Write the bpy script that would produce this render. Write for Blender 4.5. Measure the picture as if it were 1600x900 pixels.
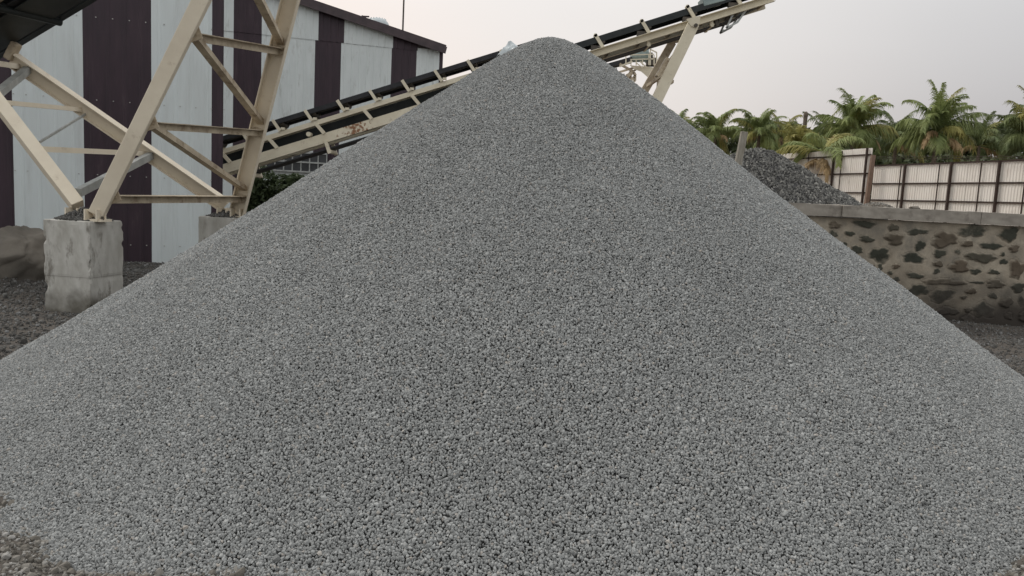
import bpy, bmesh, math, random
import numpy as np
from mathutils import Vector, Matrix, Euler
for o in list(bpy.data.objects): bpy.data.objects.remove(o)
sc = bpy.context.scene
COL = sc.collection
R = math.radians

# ------------------------------------------------------------- camera
FPX = 1209.0; PITCH = math.atan(138/FPX); ROLL = .05; EYE = 1.6
_F = Vector((0, math.cos(PITCH), -math.sin(PITCH))); _X = Vector((1, 0, 0)); _U = Vector((0, math.sin(PITCH), math.cos(PITCH)))
RT = _X*math.cos(ROLL) + _U*math.sin(ROLL); UP = _U*math.cos(ROLL) - _X*math.sin(ROLL)
cam = bpy.data.cameras.new('camera'); co = bpy.data.objects.new('camera', cam); COL.objects.link(co); sc.camera = co
cam.sensor_width = 36; cam.lens = 36*FPX/1600; cam.clip_start = .05; cam.clip_end = 2000
M = Matrix((RT, UP, -_F)).transposed().to_4x4(); M.translation = Vector((0, 0, EYE)); co.matrix_world = M

# ------------------------------------------------------------- sky and sun
w = bpy.data.worlds.new('World'); sc.world = w; w.use_nodes = True
nt = w.node_tree; nt.nodes.clear(); N = nt.nodes.new; Lk = nt.links.new
SUN_EL, SUN_AZ = R(48), R(-62)          # azimuth from +Y (view direction), negative = left
out = N('ShaderNodeOutputWorld'); bg = N('ShaderNodeBackground'); bg2 = N('ShaderNodeBackground'); mixs = N('ShaderNodeMixShader')
sky = N('ShaderNodeTexSky'); sky.sky_type = 'NISHITA'; sky.sun_disc = False; sky.sun_elevation = SUN_EL; sky.sun_rotation = SUN_AZ
sky.air_density = 1.5; sky.dust_density = 6
bg.inputs['Strength'].default_value = .1; Lk(sky.outputs[0], bg.inputs[0])
tc = N('ShaderNodeTexCoord'); sep = N('ShaderNodeSeparateXYZ'); Lk(tc.outputs['Generated'], sep.inputs[0])
mr = N('ShaderNodeMapRange'); mr.inputs['From Min'].default_value = -.35; mr.inputs['From Max'].default_value = .62; Lk(sep.outputs['X'], mr.inputs['Value'])
cr = N('ShaderNodeValToRGB'); cr.color_ramp.interpolation = 'EASE'
e = cr.color_ramp.elements; e[0].color = (1.0, .85, .77, 1); e[1].color = (.53, .515, .525, 1)
q = cr.color_ramp.elements.new(.45); q.color = (.88, .82, .785, 1)
Lk(mr.outputs[0], cr.inputs[0])
ns = N('ShaderNodeTexNoise'); ns.inputs['Scale'].default_value = 1.6; ns.inputs['Detail'].default_value = 3
mp = N('ShaderNodeMapping'); mp.inputs['Scale'].default_value = (1, 1, 3.5); Lk(tc.outputs['Generated'], mp.inputs[0]); Lk(mp.outputs[0], ns.inputs[0])
zr = N('ShaderNodeMapRange'); zr.inputs['From Min'].default_value = 0; zr.inputs['From Max'].default_value = 1; zr.inputs['To Min'].default_value = .98; zr.inputs['To Max'].default_value = 1.2
Lk(sep.outputs['Z'], zr.inputs['Value'])
nr = N('ShaderNodeMapRange'); nr.inputs['To Min'].default_value = .92; nr.inputs['To Max'].default_value = 1.08; Lk(ns.outputs[0], nr.inputs['Value'])
mu = N('ShaderNodeMath'); mu.operation = 'MULTIPLY'; Lk(zr.outputs[0], mu.inputs[0]); Lk(nr.outputs[0], mu.inputs[1])
wz = N('ShaderNodeMapRange'); wz.inputs['From Min'].default_value = .12; wz.inputs['From Max'].default_value = .55; Lk(sep.outputs['Z'], wz.inputs['Value'])
wy = N('ShaderNodeMapRange'); wy.inputs['From Min'].default_value = .5; wy.inputs['From Max'].default_value = -.1; Lk(sep.outputs['Y'], wy.inputs['Value'])
wm = N('ShaderNodeMath'); wm.operation = 'MAXIMUM'; Lk(wz.outputs[0], wm.inputs[0]); Lk(wy.outputs[0], wm.inputs[1])
wx = N('ShaderNodeMix'); wx.data_type = 'RGBA'; Lk(wm.outputs[0], wx.inputs[0]); Lk(cr.outputs[0], wx.inputs[6]); wx.inputs[7].default_value = (.98, .99, .985, 1)
Lk(wx.outputs[2], bg2.inputs[0]); Lk(mu.outputs[0], bg2.inputs[1])
mixs.inputs[0].default_value = .88; Lk(bg.outputs[0], mixs.inputs[1]); Lk(bg2.outputs[0], mixs.inputs[2]); Lk(mixs.outputs[0], out.inputs[0])
sun = bpy.data.lights.new('sun', 'SUN'); sun.energy = 1.4; sun.angle = R(11); sun.color = (1, .96, .90)
so = bpy.data.objects.new('sun', sun); COL.objects.link(so)
sd = Vector((math.sin(SUN_AZ)*math.cos(SUN_EL), math.cos(SUN_AZ)*math.cos(SUN_EL), math.sin(SUN_EL)))
so.rotation_euler = sd.to_track_quat('Z', 'Y').to_euler()
vs = sc.view_settings; vs.view_transform = 'Standard'; vs.look = 'None'; vs.exposure = 0; vs.gamma = 1
try: vs.use_curve_mapping = False
except Exception: pass
sc.cycles.max_bounces = 6; sc.cycles.transparent_max_bounces = 8

# ------------------------------------------------------------- helpers
def P(px, py, Y):
    d = _F*FPX + RT*(px-800) + UP*(450-py)
    return Vector((0, 0, EYE)) + d*(Y/d.y)
def G(px, py, z=0):
    d = _F*FPX + RT*(px-800) + UP*(450-py)
    return Vector((0, 0, EYE)) + d*((z-EYE)/d.z)
def tag(o, label=None, cat=None, group=None, kind=None):
    if label: o['label'] = label
    if cat: o['category'] = cat
    if group: o['group'] = group
    if kind: o['kind'] = kind
    return o
def empty(name, loc=(0, 0, 0), **k):
    o = bpy.data.objects.new(name, None); o.empty_display_size = .2; o.location = loc; COL.objects.link(o); tag(o, **k); return o
def link(name, me, mats, parent=None, **k):
    o = bpy.data.objects.new(name, me); COL.objects.link(o)
    for m in (mats if isinstance(mats, (list, tuple)) else [mats]): me.materials.append(m)
    if parent:
        o.parent = parent; o.matrix_parent_inverse = Matrix.Translation(-Vector(parent.location)) if parent.location.length else Matrix()
    tag(o, **k); return o
class MB:
    def __init__(s): s.v = []; s.f = []; s.m = []
    def add(s, vs, fs, m=0):
        b = len(s.v); s.v += [tuple(v) for v in vs]; s.f += [tuple(i+b for i in f) for f in fs]; s.m += [m]*len(fs)
    def box(s, c, sz, rot=None, m=0):
        c = Vector(c); h = Vector(sz)/2; vs = []
        for x in (-1, 1):
            for y in (-1, 1):
                for z in (-1, 1):
                    p = Vector((x*h.x, y*h.y, z*h.z))
                    if rot: p = rot @ p
                    vs.append(c+p)
        s.add(vs, [(0, 1, 3, 2), (4, 6, 7, 5), (0, 4, 5, 1), (2, 3, 7, 6), (0, 2, 6, 4), (1, 5, 7, 3)], m)
    def prof(s, a, b, poly, up=(0, 0, 1), m=0):
        """extrude polygon (u=side, v=up) from a to b"""
        a = Vector(a); b = Vector(b); d = (b-a).normalized(); up = Vector(up)
        u = d.cross(up)
        if u.length < 1e-4: u = d.cross(Vector((1, 0, 0)))
        u.normalize(); v = u.cross(d); n = len(poly)
        vs = [a+u*x+v*y for x, y in poly] + [b+u*x+v*y for x, y in poly]
        fs = [(i, (i+1) % n, n+(i+1) % n, n+i) for i in range(n)] + [tuple(range(n))[::-1], tuple(range(n, 2*n))]
        s.add(vs, fs, m)
    def bar(s, a, b, w, h=None, up=(0, 0, 1), m=0):
        h = h or w; s.prof(a, b, [(-w/2, -h/2), (w/2, -h/2), (w/2, h/2), (-w/2, h/2)], up, m)
    def ang(s, a, b, w, t=.008, up=(0, 0, 1), fx=1, fy=1, m=0):
        s.prof(a, b, [(0, 0), (fx*w, 0), (fx*w, fy*t), (fx*t, fy*t), (fx*t, fy*w), (0, fy*w)], up, m)
    def chan(s, a, b, w, h, t=.012, up=(0, 0, 1), fx=1, m=0):
        s.prof(a, b, [(0, -h/2), (fx*w, -h/2), (fx*w, -h/2+t), (fx*t, -h/2+t), (fx*t, h/2-t), (fx*w, h/2-t), (fx*w, h/2), (0, h/2)], up, m)
    def ibeam(s, a, b, w, h, t=.012, up=(0, 0, 1), m=0):
        x, y, q = w/2, h/2, t/2
        s.prof(a, b, [(-x, -y), (x, -y), (x, -y+t), (q, -y+t), (q, y-t), (x, y-t), (x, y), (-x, y), (-x, y-t), (-q, y-t), (-q, -y+t), (-x, -y+t)], up, m)
    def tube(s, a, b, r, r2=None, n=10, m=0):
        r2 = r if r2 is None else r2
        a = Vector(a); b = Vector(b); d = (b-a).normalized(); u = d.orthogonal().normalized(); v = d.cross(u)
        vs = [a+(u*math.cos(t)+v*math.sin(t))*r for t in [2*math.pi*i/n for i in range(n)]] + [b+(u*math.cos(t)+v*math.sin(t))*r2 for t in [2*math.pi*i/n for i in range(n)]]
        s.add(vs, [(i, (i+1) % n, n+(i+1) % n, n+i) for i in range(n)] + [tuple(range(n))[::-1], tuple(range(n, 2*n))], m)
    def sph(s, c, r, n=12, k=8, sz=(1, 1, 1), m=0):
        vs = []; fs = []
        for j in range(k+1):
            for i in range(n):
                t = math.pi*j/k; a = 2*math.pi*i/n
                vs.append((c[0]+r*sz[0]*math.sin(t)*math.cos(a), c[1]+r*sz[1]*math.sin(t)*math.sin(a), c[2]+r*sz[2]*math.cos(t)))
        for j in range(k):
            for i in range(n): fs.append((j*n+i, (j+1)*n+i, (j+1)*n+(i+1) % n, j*n+(i+1) % n))
        s.add(vs, fs, m)
    def build(s, name, mats, parent=None, smooth=False, bevel=0, **k):
        me = bpy.data.meshes.new(name); me.from_pydata(s.v, [], s.f); me.update()
        bm = bmesh.new(); bm.from_mesh(me); bmesh.ops.recalc_face_normals(bm, faces=bm.faces); bm.to_mesh(me); bm.free()
        for p, m in zip(me.polygons, s.m): p.material_index = m; p.use_smooth = smooth
        o = link(name, me, mats, parent, **k)
        if bevel:
            b = o.modifiers.new('bevel', 'BEVEL'); b.width = bevel; b.segments = 2; b.limit_method = 'ANGLE'
        return o
def mat(name, c1, c2=None, scale=3, rough=.8, metal=0, bump=0, bscale=None, detail=6, stain=None, sscale=1.5, samt=(.5, .7), coords='Object', stretch=(1, 1, 1), spec=.3):
    m = bpy.data.materials.new(name); m.use_nodes = True; t = m.node_tree; n = t.nodes; b = n['Principled BSDF']
    b.inputs['Roughness'].default_value = rough; b.inputs['Metallic'].default_value = metal
    b.inputs['Specular IOR Level'].default_value = spec
    c2 = c2 or tuple(x*.8 for x in c1)
    tc = n.new('ShaderNodeTexCoord'); mp = n.new('ShaderNodeMapping'); mp.inputs['Scale'].default_value = stretch; t.links.new(tc.outputs[coords], mp.inputs[0])
    nz = n.new('ShaderNodeTexNoise'); nz.inputs['Scale'].default_value = scale; nz.inputs['Detail'].default_value = detail; nz.inputs['Roughness'].default_value = .6; t.links.new(mp.outputs[0], nz.inputs[0])
    r = n.new('ShaderNodeValToRGB'); r.color_ramp.elements[0].position = .35; r.color_ramp.elements[1].position = .65
    r.color_ramp.elements[0].color = (*c2, 1); r.color_ramp.elements[1].color = (*c1, 1); t.links.new(nz.outputs[0], r.inputs[0])
    last = r.outputs[0]
    if stain:
        n2 = n.new('ShaderNodeTexNoise'); n2.inputs['Scale'].default_value = sscale; n2.inputs['Detail'].default_value = 8; n2.inputs['Roughness'].default_value = .7; t.links.new(mp.outputs[0], n2.inputs[0])
        r2 = n.new('ShaderNodeMapRange'); r2.inputs['From Min'].default_value = samt[0]; r2.inputs['From Max'].default_value = samt[1]; t.links.new(n2.outputs[0], r2.inputs['Value'])
        mx = n.new('ShaderNodeMix'); mx.data_type = 'RGBA'; t.links.new(r2.outputs[0], mx.inputs[0]); t.links.new(last, mx.inputs[6]); mx.inputs[7].default_value = (*stain, 1); last = mx.outputs[2]
    t.links.new(last, b.inputs['Base Color'])
    if bump:
        n3 = n.new('ShaderNodeTexNoise'); n3.inputs['Scale'].default_value = bscale or scale*4; n3.inputs['Detail'].default_value = 6; t.links.new(tc.outputs[coords], n3.inputs[0])
        bp = n.new('ShaderNodeBump'); bp.inputs['Strength'].default_value = min(1, bump*10); bp.inputs['Distance'].default_value = bump; t.links.new(n3.outputs[0], bp.inputs['Height']); t.links.new(bp.outputs[0], b.inputs['Normal'])
    return m
def stone_mat(name, cols, rough=.85):
    """colour picked per stone, with a fine mineral speckle"""
    m = bpy.data.materials.new(name); m.use_nodes = True; t = m.node_tree; n = t.nodes; b = n['Principled BSDF']; b.inputs['Roughness'].default_value = rough
    b.inputs['Specular IOR Level'].default_value = .3
    oi = n.new('ShaderNodeObjectInfo'); r = n.new('ShaderNodeValToRGB'); r.color_ramp.interpolation = 'CONSTANT' if len(cols) > 9 else 'LINEAR'
    el = r.color_ramp.elements
    while len(el) < len(cols): el.new(.5)
    for i, (p, c) in enumerate(cols): el[i].position = p
    for i, (p, c) in enumerate(cols): el[i].color = (*c, 1)
    t.links.new(oi.outputs['Random'], r.inputs[0])
    tc = n.new('ShaderNodeTexCoord'); nz = n.new('ShaderNodeTexNoise'); nz.inputs['Scale'].default_value = 1.7; nz.inputs['Detail'].default_value = 5; t.links.new(tc.outputs['Object'], nz.inputs[0])
    mr = n.new('ShaderNodeMapRange'); mr.inputs['To Min'].default_value = .7; mr.inputs['To Max'].default_value = 1.3; t.links.new(nz.outputs[0], mr.inputs['Value'])
    # dustier and cleaner drifts across the heap (a place colour, in world metres)
    g = n.new('ShaderNodeNewGeometry'); n2 = n.new('ShaderNodeTexNoise'); n2.inputs['Scale'].default_value = 1.1; n2.inputs['Detail'].default_value = 5; t.links.new(g.outputs['Position'], n2.inputs[0])
    m2 = n.new('ShaderNodeMapRange'); m2.inputs['From Min'].default_value = .3; m2.inputs['From Max'].default_value = .7; m2.inputs['To Min'].default_value = .95; m2.inputs['To Max'].default_value = 1.05; t.links.new(n2.outputs[0], m2.inputs['Value'])
    mm = n.new('ShaderNodeMath'); mm.operation = 'MULTIPLY'; t.links.new(mr.outputs[0], mm.inputs[0]); t.links.new(m2.outputs[0], mm.inputs[1])
    mx = n.new('ShaderNodeVectorMath'); mx.operation = 'SCALE'; t.links.new(r.outputs[0], mx.inputs[0]); t.links.new(mm.outputs[0], mx.inputs['Scale'])
    t.links.new(mx.outputs[0], b.inputs['Base Color'])
    return m

# ------------------------------------------------------------- materials
m_beige = mat('beige_paint', (.74, .66, .53), (.66, .58, .46), 2.5, .55, stain=(.34, .25, .17), sscale=6, samt=(.60, .85), bump=.001, bscale=30)
m_beige_dirty_shaded = mat('beige_paint_worn_shaded', (.56, .48, .36), (.38, .31, .225), 4, .6, stain=(.16, .10, .06), sscale=7, samt=(.52, .75), bump=.001, bscale=30)  # worn paint; its brown also paints shadow on the stacker's rear leg
m_beige_far = mat('beige_paint_conveyor', (.68, .62, .49), (.58, .52, .40), 3, .6, stain=(.25, .19, .13), sscale=6, samt=(.58, .8))
m_belt = mat('rubber_belt', (.022, .022, .025), (.035, .035, .038), 6, .7)
m_blackm = mat('black_steel', (.012, .016, .017), (.022, .026, .026), 5, .45, stain=(.05, .045, .035), sscale=9, samt=(.6, .75))
m_dark = mat('greasy_steel', (.05, .045, .04), (.09, .075, .06), 8, .6)
m_steel = mat('galvanised_steel', (.42, .43, .42), (.3, .31, .3), 6, .45, metal=.3)
m_white = mat('pale_cladding', (.60, .645, .65), (.55, .585, .585), 1.2, .5, stain=(.46, .48, .475), sscale=1.3, samt=(.52, .8), stretch=(3, 3, .35))
m_maroon = mat('maroon_cladding', (.043, .026, .035), (.030, .019, .026), 2, .5, stretch=(3, 3, .5), stain=(.08, .062, .065), sscale=2, samt=(.6, .9))
m_white2 = mat('weathered_cladding', (.61, .645, .645), (.55, .585, .585), 1.5, .5, stain=(.38, .39, .37), sscale=2.2, samt=(.55, .75), stretch=(2.5, 2.5, .6))
m_fascia = mat('fascia_maroon', (.075, .055, .06), (.05, .038, .042), 4, .55)
m_screw = mat('screw_zinc', (.5, .48, .45), (.3, .3, .3), 30, .4, metal=.4)
m_conc = mat('rough_concrete', (.50, .485, .45), (.36, .345, .31), 4, .9, bump=.006, bscale=22, stain=(.20, .185, .16), sscale=3.4, samt=(.56, .68), stretch=(1.6, 1.6, .6))
def _damp(m, z0, z1, col):
    t = m.node_tree; n = t.nodes; l = t.links; b = n['Principled BSDF']; src = b.inputs['Base Color'].links[0].from_socket
    tc = n.new('ShaderNodeTexCoord'); sp = n.new('ShaderNodeSeparateXYZ'); l.new(tc.outputs['Object'], sp.inputs[0]); nz = n.new('ShaderNodeTexNoise'); nz.inputs['Scale'].default_value = 4; nz.inputs['Detail'].default_value = 7; l.new(tc.outputs['Object'], nz.inputs[0])
    a = n.new('ShaderNodeMath'); a.operation = 'MULTIPLY_ADD'; l.new(nz.outputs[0], a.inputs[0]); a.inputs[1].default_value = -.7; l.new(sp.outputs['Z'], a.inputs[2])
    r = n.new('ShaderNodeMapRange'); r.inputs['From Min'].default_value = z1; r.inputs['From Max'].default_value = z0; l.new(a.outputs[0], r.inputs['Value'])
    mx = n.new('ShaderNodeMix'); mx.data_type = 'RGBA'; l.new(r.outputs[0], mx.inputs[0]); l.new(src, mx.inputs[6]); mx.inputs[7].default_value = (*col, 1)
    # thin dark line of the pour joint
    j = n.new('ShaderNodeMath'); j.operation = 'COMPARE'; l.new(sp.outputs['Z'], j.inputs[0]); j.inputs[1].default_value = .418; j.inputs[2].default_value = .0035
    nj = n.new('ShaderNodeMath'); nj.operation = 'MULTIPLY'; l.new(j.outputs[0], nj.inputs[0]); nj.inputs[1].default_value = .45
    m2 = n.new('ShaderNodeMix'); m2.data_type = 'RGBA'; l.new(nj.outputs[0], m2.inputs[0]); l.new(mx.outputs[2], m2.inputs[6]); m2.inputs[7].default_value = (.07, .065, .06, 1); l.new(m2.outputs[2], b.inputs['Base Color'])
_damp(m_conc, -.35, -.08, (.13, .12, .10))
m_coping = mat('coping_concrete', (.33, .30, .26), (.24, .215, .185), 5, .9, bump=.006, bscale=18, stain=(.12, .10, .085), sscale=3, samt=(.55, .75))
m_rock = mat('boulder_rock', (.18, .16, .135), (.10, .09, .077), 2.2, .9, bump=.02, bscale=14)
m_ground = mat('dirt', (.09, .078, .066), (.065, .057, .05), 1.3, .95, bump=.02, bscale=14, stain=(.05, .045, .042), sscale=.9, samt=(.5, .65))
m_dirt2 = mat('terrace_dirt', (.22, .18, .14), (.14, .12, .10), 3, .95, bump=.02, bscale=20)
m_under = mat('packed_fines', (.12, .12, .118), (.07, .07, .068), 60, .95, bump=.01, bscale=90)
m_dunder = mat('packed_dark_fines', (.07, .068, .07), (.045, .045, .046), 40, .95, bump=.01, bscale=60)
m_fence = mat('fence_sheet', (.78, .735, .68), (.71, .66, .60), 1.5, .6, stain=(.40, .33, .28), sscale=1.8, samt=(.55, .8), stretch=(1, 1, .5))
m_fence2 = mat('new_fence_sheet', (.66, .67, .68), (.60, .61, .62), 1.5, .55)
m_fpost = mat('rusty_post', (.055, .035, .028), (.032, .022, .018), 8, .8)
m_wood = mat('grey_timber', (.30, .28, .24), (.20, .18, .15), 6, .9, stretch=(8, 8, 1), bump=.004, bscale=30)
m_woodp = mat('brown_timber', (.22, .15, .11), (.14, .09, .07), 6, .9, stretch=(8, 8, 1))
m_trunk = mat('palm_bark', (.17, .14, .11), (.09, .07, .055), 9, .95, stretch=(1, 1, 4), bump=.03, bscale=6)
m_sheet = mat('plastic_sack', (.50, .54, .55), (.42, .46, .475), 4, .35)
m_teal = mat('teal_paint', (.30, .36, .35), (.20, .25, .245), 4, .5)
m_glass = mat('dark_window', (.035, .037, .04), (.06, .062, .066), 3, .25)
m_rust = mat('rust_patch', (.30, .09, .03), (.16, .06, .03), 30, .9)
def leafmat(name, c1, c2, trans=.25):
    m = mat(name, c1, c2, .8, .55, detail=3); t = m.node_tree; n = t.nodes; b = n['Principled BSDF']
    tr = n.new('ShaderNodeBsdfTranslucent'); mx = n.new('ShaderNodeMixShader'); mx.inputs[0].default_value = trans
    src = b.inputs['Base Color'].links[0].from_socket; t.links.new(src, tr.inputs[0])
    t.links.new(b.outputs[0], mx.inputs[1]); t.links.new(tr.outputs[0], mx.inputs[2]); t.links.new(mx.outputs[0], n['Material Output'].inputs[0]); return m
m_lf = leafmat('palm_leaf_green', (.28, .32, .12), (.15, .19, .07))
m_ly = leafmat('palm_leaf_yellow', (.34, .31, .10), (.22, .22, .07))
m_ld = leafmat('palm_leaf_dead', (.50, .36, .20), (.28, .20, .11))
m_lk = leafmat('palm_leaf_dark', (.18, .21, .085), (.09, .12, .05))
m_bush = leafmat('bush_leaf', (.085, .11, .055), (.04, .06, .028))
m_thick = leafmat('thicket_leaf', (.10, .115, .055), (.05, .065, .03))
g = lambda v, r=1., b=1.: (v*r, v, v*b)
st_grey = stone_mat('crushed_grey_stone', [(0, g(.148, .985, .985)), (.12, g(.208, .985, .985)), (.45, g(.252, .982, .984)), (.8, g(.300, .982, .984)), (.955, g(.35, .99, .98)), (.985, g(.26, 1.1, .9)), (1, g(.38, 1.06, .92))])
st_dark = stone_mat('dark_blasted_rock', [(0, g(.06, 1., .97)), (.3, g(.10, 1.02, .95)), (.7, g(.15, 1.02, .94)), (1, g(.26, 1.03, .92))])
st_brown = stone_mat('mixed_ground_stone', [(0, g(.075, 1.1, .85)), (.4, g(.13, 1.1, .86)), (.75, g(.20, 1.06, .9)), (1, g(.30, 1.03, .95))])
st_mid = stone_mat('scattered_stone', [(0, g(.05, 1.05, .93)), (.4, g(.08, 1.05, .93)), (.8, g(.12, 1.03, .94)), (1, g(.20))])

# ------------------------------------------------------------- stones (geometry nodes on real points)
def stone_nodes(name, mt, variants=9, seed=0, sub=2, jit=.33, flat=(1., .85, .68)):
    ng = bpy.data.node_groups.new(name, 'GeometryNodeTree')
    ng.interface.new_socket(name='Geometry', in_out='INPUT', socket_type='NodeSocketGeometry'); ng.interface.new_socket(name='Geometry', in_out='OUTPUT', socket_type='NodeSocketGeometry')
    n = ng.nodes; l = ng.links; gi = n.new('NodeGroupInput'); go = n.new('NodeGroupOutput')
    att = n.new('GeometryNodeInputNamedAttribute'); att.data_type = 'FLOAT'; att.inputs['Name'].default_value = 'stone_size'
    cmp = n.new('FunctionNodeCompare'); cmp.data_type = 'FLOAT'; cmp.operation = 'GREATER_THAN'; cmp.inputs[1].default_value = 1e-5; l.new(att.outputs[0], cmp.inputs[0])
    spn = n.new('GeometryNodeSeparateGeometry'); l.new(gi.outputs[0], spn.inputs[0]); l.new(cmp.outputs[0], spn.inputs[1])
    js = n.new('GeometryNodeJoinGeometry')
    for k in range(variants):
        ic = n.new('GeometryNodeMeshIcoSphere'); ic.inputs['Radius'].default_value = 1; ic.inputs['Subdivisions'].default_value = sub
        rv = n.new('FunctionNodeRandomValue'); rv.data_type = 'FLOAT_VECTOR'; rv.inputs['Seed'].default_value = seed+k*17+1
        rv.inputs[0].default_value = (-jit,)*3; rv.inputs[1].default_value = (jit,)*3
        sp = n.new('GeometryNodeSetPosition'); l.new(ic.outputs[0], sp.inputs[0]); l.new(rv.outputs[0], sp.inputs['Offset'])
        ch = n.new('GeometryNodeConvexHull'); l.new(sp.outputs[0], ch.inputs[0])
        tr = n.new('GeometryNodeTransform'); rr = random.Random(seed+k)
        tr.inputs['Scale'].default_value = (flat[0]*rr.uniform(.85, 1.25), flat[1]*rr.uniform(.8, 1.1), flat[2]*rr.uniform(.8, 1.2)); l.new(ch.outputs[0], tr.inputs[0])
        sm = n.new('GeometryNodeSetMaterial'); sm.inputs['Material'].default_value = mt; l.new(tr.outputs[0], sm.inputs[0])
        gt = n.new('GeometryNodeGeometryToInstance'); l.new(sm.outputs[0], gt.inputs[0]); l.new(gt.outputs[0], js.inputs[0])
    mp = n.new('GeometryNodeMeshToPoints'); l.new(spn.outputs[0], mp.inputs[0])
    ip = n.new('GeometryNodeInstanceOnPoints'); l.new(mp.outputs[0], ip.inputs['Points']); l.new(js.outputs[0], ip.inputs['Instance'])
    ip.inputs['Pick Instance'].default_value = True
    rr = n.new('FunctionNodeRandomValue'); rr.data_type = 'FLOAT_VECTOR'; rr.inputs[1].default_value = (6.283,)*3; rr.inputs['Seed'].default_value = seed+3
    ri = n.new('FunctionNodeRandomValue'); ri.data_type = 'INT'; ri.inputs['Seed'].default_value = seed+9
    [s for s in ri.inputs if s.name == 'Min' and s.type == 'INT'][0].default_value = 0
    [s for s in ri.inputs if s.name == 'Max' and s.type == 'INT'][0].default_value = variants-1
    l.new([s for s in ri.outputs if s.type == 'INT'][0], ip.inputs['Instance Index'])
    l.new(rr.outputs[0], ip.inputs['Rotation'])
    a2 = n.new('GeometryNodeInputNamedAttribute'); a2.data_type = 'FLOAT'; a2.inputs['Name'].default_value = 'stone_size'; l.new(a2.outputs[0], ip.inputs['Scale'])
    jo = n.new('GeometryNodeJoinGeometry'); l.new(spn.outputs[1], jo.inputs[0]); l.new(ip.outputs[0], jo.inputs[0]); l.new(jo.outputs[0], go.inputs[0])
    return ng
def stones(name, surf_v, surf_f, pts, size, under, mt, parent=None, seed=0, **k):
    kw = {a: k.pop(a) for a in ('variants', 'sub', 'jit', 'flat') if a in k}
    me = bpy.data.meshes.new(name); nv = len(surf_v)
    allv = np.concatenate([np.asarray(surf_v, float).reshape(-1, 3), pts]) if nv else pts
    me.from_pydata(allv.tolist(), [], [tuple(f) for f in surf_f]); me.update()
    a = me.attributes.new('stone_size', 'FLOAT', 'POINT'); a.data.foreach_set('value', np.concatenate([np.zeros(nv), size]).astype(np.float32))
    for p in me.polygons: p.use_smooth = True
    o = link(name, me, under, parent, **k)
    md = o.modifiers.new('stones', 'NODES'); md.node_group = stone_nodes(name+'_nodes', mt, seed=seed, **kw)
    return o
rng = np.random.default_rng(7)
def wob(x, y, s=1.0, ph=0.0):
    """smooth low noise, about -1..1"""
    r = np.random.default_rng(int(ph*10)+5); o = 0
    for i in range(9):
        a = r.uniform(0, 6.28); f = s*r.uniform(.6, 3.2); p = r.uniform(0, 6.28)
        o = o + np.sin((x*np.cos(a)+y*np.sin(a))*f+p)/(1+.5*i)
    return o/2.6

# ------------------------------------------------------------- ground
gx = np.concatenate([[-400, -120, -50, -25], np.linspace(-14, -4.6, 75), np.linspace(-4.5, 5.5, 201), np.linspace(5.6, 14, 70), [25, 50, 120, 400]])
gy = np.concatenate([[-400, -100, -30, -8], np.linspace(-2, 1.7, 16), np.linspace(1.8, 5.2, 86), np.linspace(5.3, 16, 108), np.linspace(16.2, 26, 40), [40, 80, 200, 600]])
GX, GY = np.meshgrid(gx, gy)
def gz(x, y):
    z = .035*wob(x, y, 1.6, 1) + .012*wob(x, y, 7, 2)
    z = z + .30*np.exp(-(((x+8.3)/1.3)**2+((y-11.4)/1.2)**2)) + .16*np.exp(-(((x+3.7)/1.6)**2+((y-14.0)/1.)**2))
    z = z + .09*np.exp(-(((x-7.6)/2.3)**2+((y-11.7)/.3)**2))
    z = z + .13*np.exp(-(((x-2.9)/.75)**2+((y-3.25)/.42)**2)) + .055*np.exp(-(((x+2.1)/1.0)**2+((y-2.72)/.38)**2))
    z = z - .05*np.exp(-(((x+1.62)/.22)**2+((y-3.1)/.10)**2))
    return z
GZ = gz(GX, GY); far = (np.abs(GX) > 20) | (np.abs(GY-12) > 20); GZ[far] = -.02
V = np.stack([GX, GY, GZ], -1).reshape(-1, 3); W_ = len(gx)
Fc = [(j*W_+i, j*W_+i+1, (j+1)*W_+i+1, (j+1)*W_+i) for j in range(len(gy)-1) for i in range(W_-1)]
me = bpy.data.meshes.new('ground'); me.from_pydata(V.tolist(), [], Fc); me.update()
for p in me.polygons: p.use_smooth = True
link('ground', me, m_ground, kind='structure')

# raised ground behind the stone wall
tb = MB(); tb.box((25, 47, .7), (46.4, 70, 1.5)); tb.build('raised_ground', m_dirt2, kind='structure')

# ------------------------------------------------------------- the main heap
CX, CY, CH = .2626, 7.5437, 3.125
def heap(r, w=1.0, tr=4.9):
    z = CH - .7603*(np.sqrt(r*r+.295**2)-.295) + .01071*r*r
    toe = .16*(tr-r)-(1-w)*3; k = .03
    return np.where(r > 3.5, .5*(z+toe+np.sqrt((z-toe)**2+k*k)), z+.0*r) - np.where(r > 3.5, .0004, 0)
def heapz(x, y):
    r = np.hypot(x-CX, y-CY); a = np.arctan2(x-CX, y-CY)
    wt = np.clip(((CY-y)/np.maximum(r, .01)-.70)/.14, 0, 1); z = heap(r, wt*wt*(3-2*wt), np.where(x < CX, 4.78, 4.50)) + .018*wob(x, y, 2.2, 3)*np.clip(r, 0, 1) + .005*wob(x, y, 6, 4)*np.clip(r*2, .2, 1) + .018*np.sin(a*7+1)*np.sin(r*1.7)*np.clip(r/3, 0, 1)
    z += .012*wob(a*9, r*.5, 2, 6)*np.clip(r/2, 0, 1)
    return z
rr_ = np.linspace(0.0, 5.6, 78); aa_ = np.linspace(0, 2*np.pi, 145)[:-1]
RR, AA = np.meshgrid(rr_, aa_, indexing='ij')
HX = CX+RR*np.sin(AA); HY = CY+RR*np.cos(AA); HZ = heapz(HX, HY)-.028
hv = np.stack([HX, HY, HZ], -1).reshape(-1, 3); na = len(aa_)
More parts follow.
